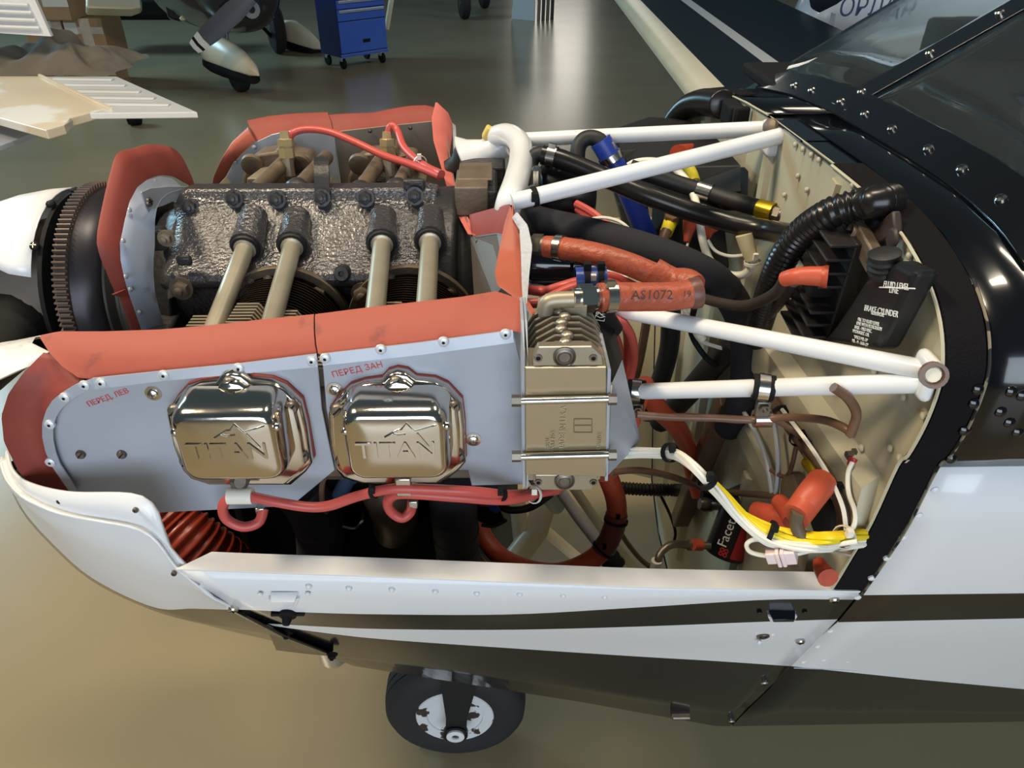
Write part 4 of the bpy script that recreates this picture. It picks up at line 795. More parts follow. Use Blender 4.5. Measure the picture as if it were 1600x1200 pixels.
# lower orange hoses
o, sp9 = hose('orange_hose', 'long orange hose looping under the oil cooler along the cowling lip', 'hose', H([(950, 745, .86), (962, 780, .85), (962, 815, .84), (945, 855, .83), (915, 880, .82), (870, 895, .82), (820, 888, .84), (780, 868, .87), (757, 840, .90), (748, 815, .93)]), .0150, FIRE2, n=16)
b = MB(); b.tube([at_t(sp9, t)[0] for t in (.16, .22, .28, .34)], .0164, 14); b.build('dark_sleeve', mat('dark_red_sleeve', (98, 40, 38), .4), o, 50)
tie(sp9, .19, .017, BLKM, o); tie(sp9, .33, .017, BLKM, o)
o, sp10 = hose('orange_hose', 'dark orange hose going down in front of the firewall', 'hose', H([(1005, 600, .97), (1030, 640, .98), (1058, 668, 1.0), (1075, 700, 1.02), (1083, 735, 1.03), (1095, 775, 1.05)]), .0155, FIRE2, n=16)
o, spx_ = hose('orange_hose', 'short dark orange hose behind the deflector sheet', 'hose', H([(985, 660, .78), (1000, 620, .82), (1008, 600, .86)]), .012, FIRE2, n=12)
# red ignition leads
L_ = 'red ignition leads'
o, s1 = hose('ignition_lead', 'red ignition lead looping up under the first rocker cover', 'cable', H([(412, 795, .645), (404, 816, .635), (380, 823, .63), (355, 812, .63), (348, 793, .63), (358, 779, .628), (385, 775, .625), (430, 784, .62), (480, 792, .62), (515, 790, .62), (560, 775, .62), (610, 764, .615), (660, 764, .615), (740, 768, .62), (800, 773, .64), (870, 766, .70)]), .0057, WIRE, L_, n=10)
b = MB(); q = P(376, 776, Y=.625); b.cyl(q-V((.013, 0, -.001)), q+V((.013, 0, .001)), .0090, n=14); b.build('white_clip', NYL, o, 40)
b = MB(); b.box(P(408, 797, Y=.645), (.010, .010, .012)); b.build('ferrule', STEEL, o, 30, bevel=.001)
b = MB(); b.box(P(375, 752, Y=.635), (.016, .016, .012)); b.cyl(P(375, 753, Y=.628), P(375, 753, Y=.624), .007, n=14); b.build('clip_bracket', STEELD, o, 30, bevel=.001)
tie(s1, .50, .0062, BLKM, o); tie(s1, .78, .0075, BLKM, o, 'cable_tie', .005)
o, s2 = hose('ignition_lead', 'red ignition lead looping up under the second rocker cover', 'cable', H([(644, 783, .645), (641, 800, .635), (628, 809, .63), (612, 800, .63), (606, 785, .628), (618, 773, .622), (650, 772, .618), (720, 777, .618), (790, 781, .63), (840, 771, .66), (880, 760, .70)]), .0057, WIRE, L_, n=10)
b = MB(); b.box(P(631, 758, Y=.618), (.0165, .010, .024)); b.box(P(631, 750, Y=.632), (.0165, .02, .003)); b.build('steel_clip', STEEL, o, 30, bevel=.002)
b = MB(); b.box(P(646, 785, Y=.64), (.010, .010, .010)); b.build('ferrule', STEEL, o, 30, bevel=.001)
tie(s2, .79, .0095, NYL, o, 'cable_tie', .003)
o, s3 = hose('ignition_lead', 'red ignition lead arching from the front far spark plug', 'cable', H([(450, 222, 1.31), (458, 208, 1.31), (480, 202, 1.31), (515, 206, 1.30), (555, 222, 1.27), (600, 243, 1.23), (645, 258, 1.18), (688, 276, 1.12)]), .0060, WIRE, L_, n=10)
o, s4 = hose('ignition_lead', 'red ignition lead in a tight arch over the rear far spark plug', 'cable', H([(608, 222, 1.31), (607, 205, 1.31), (613, 196, 1.31), (622, 206, 1.30), (630, 228, 1.26), (645, 245, 1.22), (668, 262, 1.17), (690, 272, 1.12)]), .0060, WIRE, L_, n=10)
tie(s4, .66, .010, NYL, o, 'cable_tie', .003)
for i, l in enumerate(([(822, 452, .80), (850, 455, .79), (880, 447, .78), (905, 440, .78), (950, 432, .79), (975, 440, .80), (1000, 452, .82)], [(822, 474, .76), (845, 472, .76), (870, 460, .765), (900, 448, .77), (945, 442, .78), (968, 448, .79), (990, 462, .82)])):
    o, s5 = hose('ignition_lead', ['upper red ignition lead in the blue sleeved bundle', 'lower red ignition lead in the blue sleeved bundle'][i], 'cable', H(l), .0058, WIRE, L_, n=10)
    if i:
        b = MB(); q = P(923, 438, Y=.78); d = V((1, 0, .03)); b.lathe(q-d*.017, d, [(0, .013), (0, .0150), (.034, .0150), (.034, .013)], 20, caps=False); b.build('blue_sleeve', BLUET, o, 40)
        for k in (-.008, .007): 
            b = MB(); b.lathe(q+d*k, d, [(0, .0150), (0, .0172), (.006, .0172), (.006, .0150)], 18, caps=False); b.box(q+d*(k+.003)+V((0, -.004, .019)), (.008, .008, .008)); b.build('cable_tie', BLKM, o, 35)
        tie(s5, .48, .009, NYL, o, 'cable_tie', .003)
for i, l in enumerate(([(930, 508, .74), (965, 503, .76), (985, 522, .78), (990, 560, .80), (980, 605, .82), (966, 640, .86)], [(935, 500, .75), (955, 515, .78), (968, 550, .82), (970, 600, .84)], [(955, 498, .76), (978, 510, .80), (980, 560, .84), (975, 610, .88)])):
    hose('ignition_lead', ['outer red lead dropping behind the oil cooler', 'inner red lead dropping behind the oil cooler', 'middle red lead dropping behind the oil cooler'][i], 'cable', H(l), .0055, WIRE, L_, n=10)
for i, l in enumerate(([(900, 318, 1.02), (925, 332, 1.0), (950, 352, .98), (965, 368, .97)], [(902, 326, 1.02), (922, 342, 1.0), (945, 362, .98)])):
    hose('ignition_lead', ['longer red lead above the foam hose', 'shorter red lead above the foam hose'][i], 'cable', H(l), .0055, WIRE, L_, n=8)
b = MB(); q = P(941, 497, Y=.73); d = V((.5, 0, -.8)); b.lathe(q-d*.02, d, [(0, .014), (.04, .014)], 18); sl = b.build('printed_sleeve', BLKM, None, 40); tag(sl, 'short black sleeve with white print beside the cooler top', 'sleeve')
for i, s_ in enumerate(('179', 'LW')): text(s_, .008, P(936+8*i, 503, Y=.714), (.15, 0, 1), (-1, 0, .15), INKW, sl, 'sleeve_print', .0002)
# black breather under the cooler, brown tubes and cables
hose('rubber_tube', 'thin shiny black tube curving under the red leads', 'tube', H([(780, 790, .80), (800, 797, .79), (830, 792, .78), (860, 772, .77)]), .0055, SHINY, n=10)
o, s6 = hose('brown_pipe', 'brown copper pipe pair clamped along the lower mount tube', 'pipe', H([(995, 648, .66), (1050, 652, .66), (1110, 653, .66), (1180, 656, .655), (1230, 652, .64), (1285, 656, .60), (1318, 668, .57), (1332, 680, .56)]), .0042, BRN, n=10)
b = MB(); b.tube(spline(H([(1000, 653, .665), (1080, 650, .665), (1150, 657, .66), (1200, 655, .65), (1225, 664, .66), (1260, 690, .70)]), 8), .0032, 8); b.build('pipe', BRN, o, 50)
b = MB(); b.tube(spline(H([(1302, 605, .56), (1325, 622, .56), (1338, 645, .56), (1334, 665, .56), (1328, 680, .56)]), 8), .0046, 8); b.build('pipe', BRN, o, 50)
def pclamp(px, py, Y, r, par_label, tx):
    t = thing('pipe_clamp', par_label, 'clamp', P(px, py, Y=Y)); q = P(px, py, Y=Y); d = V(tx).normalized()
    b = MB(); b.lathe(q-d*.010, d, [(0, r), (0, r+.0035), (.020, r+.0035), (.020, r)], 20, caps=False); b.build('rubber_band', BLKM, t, 40)
    b = MB(); b.lathe(q-d*.005, d, [(0, r+.003), (0, r+.0046), (.010, r+.0046), (.010, r+.003)], 20, caps=False); b.build('steel_band', STEEL, t, 40)
    b = MB(); b.box(q+V((.002, -.004, -.022)), (.015, .006, .018)); b.build('lug', STEELD, t, 30, bevel=.0015)
    b = MB(); b.lathe(q+V((.002, -.007, -.020)), (0, -1, 0), [(0, .0055), (.004, .0055)], 6); b.lathe(q+V((.002, -.011, -.020)), (0, -1, 0), [(0, .003), (.002, .002)], 8); b.build('bolt', STEELD, t, 30)
    return t
pclamp(994, 611, .70, .0090, 'rubber lined clamp at the forward end of the lower mount tube', (1, -.2, 0)); t = pclamp(1193, 605, .615, .0090, 'rubber lined clamp half way along the lower mount tube', (1, -.25, 0))
b = MB(); q = P(1191, 654, Y=.655); b.lathe(q-V((.009, 0, 0)), (1, 0, 0), [(0, .005), (0, .0095), (.018, .0095), (.018, .005)], 16, caps=False); b.build('pipe_clip', STEEL, t, 40)
hose('brown_cable', 'brown cable drooping behind the white wire bundle', 'cable', H([(955, 738, .80), (1000, 735, .82), (1050, 745, .86), (1100, 763, .92), (1150, 770, .97), (1200, 774, 1.0), (1225, 780, 1.0)]), .0048, BRN, n=10)
hose('brown_cable', 'brown cable hanging down behind the orange loop hose', 'cable', H([(958, 770, .90), (965, 820, .92), (985, 855, .94), (1015, 885, .95), (1060, 900, .95)]), .0045, mat('olive_cable', (118, 92, 50), .4), n=8)
hose('corrugated_cable', 'dark corrugated sleeve lying across the foot of the firewall', 'cable', H([(965, 762, 1.15), (1010, 765, 1.15), (1060, 766, 1.15), (1090, 768, 1.15)]), .012, mat('brown_black_sleeve', (44, 36, 32), .5), n=12, ridge=.001, pitch=.007)
# harness on the firewall
o, s7 = hose('wire_harness', 'dark brown wire harness curving down the firewall', 'cable', HX([(1185, 590, .325), (1215, 640, .332), (1245, 682, .335), (1280, 724, .338), (1305, 768, .340), (1318, 810, .342), (1310, 838, .342)]), .0062, mat('harness_brown', (84, 66, 50), .5, var=.2, vs=40), n=10)
b = MB(); b.tube(spline(HX([(1222, 640, .318), (1262, 692, .322), (1294, 742, .326), (1316, 790, .330), (1322, 828, .332)]), 8), .0024, 6); b.build('white_wire', WIREW, o, 50)
b = MB(); b.tube(spline(H([(1180, 590, .90), (1212, 645, .84), (1250, 700, .79), (1285, 750, .73)]), 8), .003, 6); b.tube(spline(H([(1192, 585, .88), (1222, 635, .83), (1268, 700, .76), (1300, 760, .71)]), 8), .003, 6); b.build('wires', BRN, o, 50, kind='stuff')
for t in (.25, .45, .8): tie(s7, t, .009, BLKM, o)
o, s8 = hose('ground_wire', 'white wire with red ring terminal on the firewall', 'wire', HX([(1332, 722, .350), (1325, 740, .345), (1326, 770, .342), (1336, 800, .340), (1334, 822, .338), (1320, 836, .336)]), .0024, WIREW, n=8)
b = MB(); b.cyl(P(1334, 716, X=XF-.006), P(1330, 727, X=XF-.008), .0045, n=10); b.build('red_terminal', REDP, o, 40)
b = MB(); b.lathe(P(1336, 712, X=XF), (-1, 0, 0), [(0, .008), (.002, .008), (.003, .0055), (.009, .005)], 10); b.build('bolt', STEELD, o, 30)
# white and yellow bundle
def strand(lab, cat, l, m, n, r, spread, name, grp=None):
    base = spline(HX(l) if l[0][2] < .5 else H(l), 8); o = None
    for i in range(n):
        a = 2*math.pi*i/max(n, 1); rr = spread*(0 if i == 0 else 1)
        pts = [q+V((0, math.cos(a+k*.06)*rr, math.sin(a+k*.06)*rr))*(.75+.25*math.sin(k*.2+i)) for k, q in enumerate(base)]
        x = MB().tube(pts, r, 7).build(name if i == 0 else 'wire', m, o, 50)
        if i == 0: o = tag(x, lab, cat, grp)
    return o, base
o, s9 = strand('bundle of white wires from under the cooler to the black ties', 'cable', [(960, 712, .124), (1000, 708, .147), (1040, 707, .168), (1062, 711, .178), (1090, 735, .190), (1125, 776, .215), (1150, 806, .232), (1185, 836, .252), (1215, 848, .270), (1270, 853, .300), (1348, 846, .358)], WIREW, 7, .0026, .0048, 'white_wire_bundle')
for t in (.24, .42): tie(s9, t, .009, BLKM, o, 'cable_tie', .006)
o, s10 = strand('bundle of yellow wires running to the firewall edge', 'cable', [(1108, 754, .205), (1138, 783, .225), (1165, 808, .242), (1195, 827, .260), (1225, 837, .277), (1265, 842, .298), (1300, 841, .315), (1350, 835, .358)], YEL, 10, .0026, .0060, 'yellow_wire_bundle')
tie(s10, .42, .0105, BLKM, o, 'cable_tie', .005); tie(s10, .82, .0105, NYL, o, 'cable_tie', .005)
o, s11 = hose('plug_wire', 'loose white wires with clear two part connector', 'wire', HX([(1340, 846, .335), (1290, 854, .312), (1250, 864, .293), (1225, 868, .280), (1195, 868, .265), (1172, 862, .252), (1167, 850, .250), (1180, 843, .258), (1205, 846, .272)]), .0024, WIREW, n=8)
b = MB(); q0, q1 = P(1197, 868, X=.262), P(1245, 865, X=.287); d = (q1-q0).normalized(); R_ = Matrix((d, basis(d)[1], basis(d)[2])).transposed()
for t, w_ in ((.25, .013), (.75, .015)): b.box(q0.lerp(q1, t), ((q1-q0).length*.46, w_, w_), R_)
b.box(q0.lerp(q1, .42), (.004, .018, .018), R_); b.box(q0.lerp(q1, .58), (.004, .018, .018), R_); b.build('connector', mat('pale_nylon', (226, 206, 204), .35), o, 30, bevel=.001)
for i, l in enumerate(([(1210, 852, .285), (1250, 858, .30), (1300, 862, .32), (1330, 868, .335)], [(1215, 848, .285), (1265, 858, .305), (1330, 850, .335)])):
    hose('grey_wire', ['lower thin grey wire under the yellow bundle', 'upper thin grey wire under the yellow bundle'][i], 'wire', HX(l), .0016, mat('grey_wire%d' % i, (150, 140, 124), .5), 'thin grey wires', n=6)
# fuel pump and its fittings
fp = thing('fuel_pump', 'black and red cylindrical fuel pump on the lower firewall', 'pump', P(1145, 880, Y=.85))
p0, p1 = P(1118, 872, Y=.80), P(1196, 800, Y=.88); d = (p1-p0).normalized(); side = (P(1160, 850, Y=.79)-P(1130, 820, Y=.82)).normalized()
a0, a1 = P(1132, 862, Y=.84), P(1160, 790, Y=.87); dd = (a1-a0).normalized()
b = MB(); b.lathe(a0, dd, [(-.008, .022), (-.006, .028), (0, .030), ((a1-a0).length, .030), ((a1-a0).length+.006, .024)], 28); pb = b.build('body', mat('pump_black', (20, 18, 20), .35), fp, 40)
b = MB(); nrm = (CAM-a0).normalized(); u = dd.cross(nrm).normalized(); nn = u.cross(dd).normalized(); nn = nn if nn.dot(nrm) > 0 else -nn
u = dd.cross(nn) if dd.cross(nn).x > 0 else -dd.cross(nn)
ln = (a1-a0).length
b.loft([[a0+dd*(ln*t)+(nn*math.cos(a)+u*math.sin(a))*.0304 for a in [.35+i*.14 for i in range(9)]] for t in (.0, .35, .7, 1)], False, False); b.build('red_band', REDP, pb, 50)
text('Facet.', .0205, a0+dd*.013+nn*.0306-u*.000, dd, -u, INKW, pb, 'lettering', .0004, shear=.0)
b = MB()
for sx, sy in ((-1, -1), (1, -1), (-1, 1), (1, 1)): b.lathe(a0+dd*(.006+sx*.0032)+nn*.0304+u*(-.001+sy*.0032), nn, [(0, .0034), (.0006, .0034), (.0006, .0016)], 10, caps=False)
b.build('emblem', REDP, pb, 0, kind='stuff')
b = MB(); b.lathe(a1, dd, [(0, .026), (.006, .030), (.012, .030), (.02, .024), (.03, .014), (.03, .002)], 28); b.build('end_cap', STEELD, fp, 40)
o, s12 = hose('fuel_pipe', 'bent metal fuel pipe with hex fittings feeding the pump', 'pipe', H([(1110, 853, .83), (1075, 851, .83), (1050, 851, .82), (1034, 862, .81), (1027, 880, .80), (1022, 905, .80)]), .0058, STEELD, n=12)
hexfit(P(1070, 851, Y=.83), P(1112, 853, Y=.84)-P(1070, 851, Y=.83), .0085, .032, BRONZE, o); b = MB(); b.cyl(P(1026, 876, Y=.80), P(1021, 900, Y=.80), .0078); b.build('sleeve', NYL, o, 40)
b = MB(); b.cyl(P(1083, 851, Y=.827), P(1096, 852, Y=.83), .0088, n=12); b.build('red_sleeve', FIRE2, o, 40)
b = MB(); b.tube(spline(H([(1150, 798, .88), (1130, 790, .88), (1110, 790, .90)]), 5), .008, 10); b.lathe(P(1112, 790, Y=.90), (-1, 0, .2), [(0, .010), (.012, .012), (.02, .009)], 12); b.build('elbow', STEELD, fp, 40)
b = MB(); b.box(P(1108, 775, Y=.92), (.025, .02, .03)); b.build('bracket', BLKM, fp, 30, bevel=.003)
def boot(name, label, l, r, m=None, grp=None, fx=None):
    sp = spline(HX([(x, y, fx+yy) for x, y, yy in l]) if fx else H(l), 6); n = len(sp); rr = [r[0]+(r[1]-r[0])*i/(n-1) for i in range(n)]
    o = MB().tube(sp, rr, 14).build(name, m or FIRE2, None, 50); tag(o, label, 'boot', grp); return o, sp
G_ = 'orange terminal boots'
o, sp = boot('terminal_boot', 'orange terminal boot pointing right beside the yellow bundle', [(1182, 800, -.03), (1205, 806, -.02), (1228, 814, -.01), (1250, 824, 0)], (.0125, .0125), None, G_, .315)
b = MB(); b.cyl(P(1170, 795, Y=.87), P(1188, 806, Y=.85), .008); b.build('bare_neck', NYL, o, 40)
o, sp = boot('terminal_boot', 'large orange tubular boot with a cable coming out of its end', [(1244, 806, -.02), (1256, 790, -.01), (1270, 771, 0), (1284, 754, .015)], (.0140, .0150), mat('orange_boot', (184, 80, 54), .45), G_, .305)
b = MB(); b.tube(spline(HX([(1248, 800, .285), (1244, 815, .285), (1250, 835, .29), (1265, 850, .30)]), 6), .0066, 10); b.build('cable', mat('olive_brown', (92, 78, 62), .5), o, 50)
o, sp = boot('terminal_boot', 'small dark orange boot between the two larger ones', [(1218, 784, 0), (1228, 796, 0), (1238, 814, 0)], (.009, .010), None, G_, .30)
o, sp = boot('terminal_boot', 'orange boot on the black finned regulator', [(1226, 436, .70), (1242, 432, .69), (1262, 431, .685), (1284, 432, .68)], (.0078, .0100), mat('orange_boot2', (190, 84, 56), .42), G_)
b = MB(); e, d = at_t(sp, .99); b.lathe(e, d, [(0, .0100), (.003, .0112), (.006, .0112), (.006, .008)], 16); b.build('rim', FIRE2, o, 40)
boot('terminal_boot', 'dark orange boot low in the corner of the firewall', [(1279, 876, 0), (1284, 888, 0), (1294, 903, 0)], (.006, .0105), None, G_, .325)
o, sp = boot('cable_boot', 'yellow and brown cable end above the large orange boot', [(1276, 744, .01), (1270, 732, .01), (1263, 722, .01)], (.007, .008), YELF, None, .325)
b = MB(); q = P(1250, 770, X=XF); b.lathe(q, (-1, 0, 0), [(0, .026), (.012, .026), (.017, .020), (.018, .004)], 26); tag(b.build('fuel_filter', BRONZE, None, 40), 'round brown fuel filter bowl mounted on the firewall', 'filter')
b = MB(); q = P(1290, 806, X=XF); b.lathe(q, (-1, 0, 0), [(0, .028), (.006, .028), (.010, .020), (.011, .004)], 24); tag(b.build('relay', BLKM, None, 40), 'round black relay behind the large orange boot', 'relay')
hose('brake_pipe', 'left thin grey metal line on the firewall', 'pipe', H([(1160, 640, .93), (1185, 685, .90), (1200, 730, .88), (1208, 780, .87)]), .0034, RAWG, 'thin grey lines', n=8); hose('brake_pipe', 'right thin grey metal line on the firewall', 'pipe', H([(1210, 660, .84), (1215, 700, .84), (1216, 740, .85), (1212, 780, .86)]), .0034, RAWG, 'thin grey lines', n=8)
hose('brown_wire', 'brown wire dipping in a loop beside the grey lines', 'wire', H([(1205, 735, .85), (1228, 745, .83), (1238, 725, .82), (1245, 695, .80), (1255, 680, .79)]), .003, BRN, n=8)
hose('dark_wire', 'dark wire hanging down the lower firewall', 'wire', H([(1030, 770, 1.2), (1045, 800, 1.2), (1055, 830, 1.2), (1052, 850, 1.2)]), .003, BLKM, n=6)
b = MB(); b.box(P(1135, 780, X=XF-.02)+V((0, .14, -.05)), (.03, .03, .40), Matrix.Rotation(.35, 3, 'X')); tag(b.build('strut', BRN, None, 30, bevel=.003), 'brown diagonal strut across the lower firewall', 'strut')
# finned regulator
rg_ = thing('voltage_regulator', 'black finned voltage regulator on the firewall', 'regulator', P(1300, 450, X=XF))
c0 = P(1312, 440, X=XF-.010)
ux = V((0, -1, -.10)).normalized(); uz = V((0, -.10, 1)).normalized(); Rm = Matrix((ux, V((-1, 0, 0)), uz)).transposed()
b = MB(); b.box(c0+V((-.006, 0, 0)), (.072, .016, .125), Rm); b.build('body', mat('regulator_black', (38, 33, 32), .45), rg_, 0, bevel=.002)
for k in range(9):
    if k in (4,): continue
    b = MB(); q = c0+V((-.024, 0, 0))+uz*(.060-k*.015); b.box(q, (.072, .028, .0034), Rm); b.build('fin', MATS['regulator_black'], rg_, 0, bevel=.001)
b = MB(); b.box(c0+V((-.024, 0, 0)), (.036, .024, .018), Rm); b.build('socket', BLKM, rg_, 0, bevel=.002)
b = MB(); b.box(P(1350, 378, X=XF-.012), (.012, .07, .022), Matrix.Rotation(.25, 3, 'X')); b.lathe(P(1336, 364, X=XF-.016), (-1, 0, .3), [(0, .009), (.006, .009), (.007, .005), (.003, .004)], 12); b.build('mount_bracket', BRONZE, rg_, 30, bevel=.002)
b = MB(); b.box(P(1386, 358, X=XF-.002), (.008, .040, .020), Matrix.Rotation(-.75, 3, 'X')); b.lathe(P(1398, 372, X=XF-.006), (-1, 0, 0), [(0, .010), (.004, .010), (.005, .004)], 10); tag(b.build('hinge_bracket', mat('brown_black', (54, 44, 40), .5), None, 30, bevel=.003), 'dark bracket angled below the corrugated hose end', 'bracket')
# brake fluid reservoir
br = thing('brake_reservoir', 'black brake fluid reservoir with white lettering and ribbed cap', 'reservoir', P(1345, 545, X=XF-.03))
yf = .0
def RS(x, y): return P(x, y, X=XF-.028)
f = [RS(1352, 436), RS(1400, 408), RS(1432, 424), RS(1370, 546), RS(1282, 534), RS(1306, 506)]
b = MB(); b.prism(f, (.022, 0, 0)); bx_ = b.build('tank', mat('reservoir_black', (24, 24, 28), .38), br, 0, bevel=.006, seg=3)
b = MB(); q = P(1382, 424, X=XF-.024); d = V((-.25, 0, 1)).normalized(); b.lathe(q-d*.004, d, [(t*.9, r*.74) for t, r in [(0, .017), (.004, .0185), (.007, .0170), (.010, .0195), (.013, .0170), (.016, .0195), (.019, .0175), (.024, .0185), (.026, .014), (.026, .002)]], 26); b.build('cap', BLK, br, 30)
xd = RS(1434, 452)-RS(1374, 444); yd = RS(1404, 440)-RS(1390, 480)
def bt(s_, sz, x, y): text(s_, sz*(.72 if sz > .01 else .62), RS(x-4, y)+V((-.0012, 0, 0)), xd, yd, INKW, bx_, 'lettering', .0002, shear=.15)
bt('FLUID LEVEL', .0105, 1386, 448); bt('LINE', .0105, 1395, 457)
b = MB(); b.tube([RS(1376, 449)+V((-.0012, 0, 0)), RS(1432, 451)+V((-.0012, 0, 0))], .0006, 4); b.build('level_line', INKW, bx_, 0)
for s_, sz, x, y in (('BRAKE CYLINDER', .0105, 1356, 485), ('RESERVOIR', .0075, 1367, 491), ('FILL TO FLUID LEVEL', .0072, 1346, 501), ('LINE WITH PETROLEUM', .0072, 1344, 507), ('BASE - MED-VISC.', .0072, 1341, 513), ('HYDRAULIC OIL', .0072, 1338, 519), ('*SPECS MIL OP', .0068, 1340, 528), ('MIL - H - 5606 OP', .0068, 1337, 534)): bt(s_, sz, x, y)
# black boxes on the far half of the bay
bb = thing('battery_box', 'matt black sheet metal box under the mount tubes', 'box', P(1090, 330, Y=1.3))
def pbox(pts, vec, name, m, par): b = MB(); b.prism(H(pts), vec); return b.build(name, m, par, 0, bevel=.002)
pbox([(968, 208, 1.40), (1030, 187, 1.40), (1085, 190, 1.40), (1098, 215, 1.40), (1100, 240, 1.36), (975, 240, 1.36)], (0, .10, -.02), 'rear_shield', BLKM, bb)
pbox([(985, 262, 1.22), (1158, 258, 1.22), (1160, 300, 1.18), (1000, 320, 1.18)], (0, .14, 0), 'case', mat('box_black', (24, 22, 22), .5), bb)
pbox([(1128, 268, 1.16), (1170, 267, 1.16), (1168, 330, 1.12), (1128, 330, 1.12)], (0, .02, 0), 'lid', MATS['box_black'], bb)
pbox([(1040, 310, 1.08), (1130, 330, 1.08), (1140, 420, 1.02), (1035, 400, 1.02)], (0, .10, 0), 'relay_case', BLKM, bb)
pbox([(965, 318, 1.24), (1012, 320, 1.24), (1025, 400, 1.20), (985, 395, 1.20)], (0, .06, 0), 'shield', BLK, bb)
pbox([(930, 240, 1.28), (1000, 232, 1.30), (1040, 300, 1.24), (985, 330, 1.22)], (0, .02, 0), 'side_plate', BLK, bb)
b = MB(); b.lathe(P(842, 300, Y=1.08), (1, 0, 0), [(0, .035), (.01, .042), (.07, .042), (.08, .035), (.08, .01)], 24); b.box(P(876, 306, Y=1.10), (.08, .07, .06)); tag(b.build('vacuum_pump', mat('accessory_black', (24, 24, 26), .3), None, 40, bevel=.004), 'black accessory drive block behind the white mount ring', 'pump')
b = MB(); b.cyl(P(837, 296, Y=.96), P(824, 300, Y=.96), .007, n=6); tag(b.build('banjo_bolt', STEEL, None, 30), 'small bright hex bolt beside the black accessory block', 'bolt')
b = MB(); b.lathe(P(838, 280, Y=.94), (0, 0, 1), [(-.012, .004), (.012, .004), (.012, .006), (.016, .004)], 10); tag(b.build('wire_stud', STEEL, None, 30), 'bright threaded stud above the accessory block', 'stud')
b = MB(); b.lathe(P(828, 412, Y=.88), (1, -.1, 0), [(0, .028), (.004, .031), (.05, .031), (.054, .034), (.064, .034), (.064, .028), (.07, .02)], 26); tag(b.build('oil_filter', mat('glossy_black', (20, 22, 30), .12, coat=.5), None, 35), 'glossy black oil filter canister beneath the orange sleeved hose', 'filter')
b = MB(); b.prism(H([(893, 402, .86), (985, 420, .86), (980, 450, .83), (893, 430, .84)]), (0, .03, 0)); fl_ = b.build('label_can', PAPER, None, 0, bevel=.003); tag(fl_, 'white labelled can partly hidden under the orange hose', 'can')
text('oil filter', .008, P(903, 414, Y=.855), (1, 0, -.06), (0, .2, 1), INKB, fl_, 'label_print', .0002)
hose('white_rod', 'white tube passing under the red leads beside the baffle corner', 'tube', H([(818, 445, .86), (850, 455, .85), (875, 468, .84), (905, 470, .84)]), .008, WHITE, n=10)
o, sp = boot('terminal_boot', 'red boot on the battery box below the upper mount tube', [(1060, 242, 1.20), (1072, 238, 1.22), (1085, 234, 1.24)], (.016, .010), FIRE2, G_)
b = MB(); b.box(P(1088, 230, Y=1.25), (.03, .02, .012)); b.build('terminal_lug', BRASS, o, 30, bevel=.002)
boot('terminal_boot', 'left dark red cone boot on the relay case', [(1073, 378, .98), (1076, 360, .99), (1080, 348, 1.0)], (.004, .012), FIRE2, G_); boot('terminal_boot', 'right dark red cone boot on the relay case', [(1102, 370, .98), (1106, 358, .99), (1112, 350, 1.0)], (.007, .013), FIRE2, G_)
o, sp = boot('yellow_terminal', 'upper yellow cable terminal below the mount tube', [(1086, 285, 1.08), (1080, 270, 1.10), (1074, 262, 1.11)], (.008, .0095), mat('yellow_plastic', (214, 196, 40), .4))
b = MB(); b.tube(spline(H([(1084, 282, 1.08), (1090, 292, 1.07), (1096, 300, 1.05)]), 4), .006, 8); b.build('cable', BRN, o, 50)
o, sp = boot('yellow_terminal', 'lower yellow cable terminal beside the blue hose', [(1040, 365, 1.02), (1044, 356, 1.03), (1047, 348, 1.04)], (.009, .010), MATS['yellow_plastic'])
b = MB(); b.tube(spline(H([(1042, 360, 1.02), (1036, 375, 1.01), (1034, 390, 1.0)]), 4), .008, 8); b.lathe(P(1049, 342, Y=1.04), (0, -.3, 1), [(-.006, .011), (.008, .011)], 6); b.build('cable', BRN, o, 50)
o, s13 = hose('white_cable', 'white cable looping down to a cream boot', 'cable', H([(972, 268, 1.16), (990, 255, 1.15), (1020, 252, 1.13), (1050, 260, 1.10), (1072, 282, 1.06), (1084, 305, 1.03), (1092, 340, 1.0), (1098, 375, .97), (1110, 408, .95), (1132, 427, .94), (1158, 430, .93), (1174, 418, .92), (1176, 398, .92)]), .0056, WIREW, n=10)
b = MB(); b.tube(H([(1175, 405, .92), (1168, 385, .925), (1163, 366, .93)]), [.0085, .010, .0115], 12); b.build('cream_boot', mat('cream_boot', (206, 190, 150), .5), o, 50); tie(s13, .97, .010, NYL, o)
hose('thin_white_wire', 'thin white wire arching above the foam hose', 'wire', H([(912, 345, .98), (940, 340, .97), (965, 345, .96), (982, 357, .95), (992, 372, .95)]), .0022, WIREW, n=6)
hose('thin_white_wire', 'thin white wire hanging from the red cone boots', 'wire', H([(1075, 380, .98), (1072, 390, .97)]), .0018, WIREW, n=6, straight=True); hose('thin_white_wire', 'thin white wire running to the cream boot', 'wire', H([(1106, 375, .96), (1118, 392, .95), (1140, 400, .94), (1165, 398, .93)]), .0022, WIREW, n=6)
hose('black_cable', 'brown black cable from the regulator boot to the foam hose', 'cable', H([(1228, 434, .70), (1215, 455, .72), (1190, 470, .76), (1160, 478, .80), (1120, 472, .84), (1085, 462, .88)]), .0065, mat('cable_dark', (52, 44, 40), .5), n=10)
hose('black_cable', 'brown black cable dropping behind the corrugated hose', 'cable', H([(1240, 440, .72), (1220, 470, .76), (1195, 500, .80), (1180, 530, .84)]), .0065, MATS['cable_dark'], n=10)
hose('black_hose', 'black hose running diagonally to the foam hose foot', 'hose', H([(1150, 530, 1.0), (1110, 575, 1.05), (1070, 620, 1.1), (1030, 660, 1.15)]), .020, BLK, n=12)
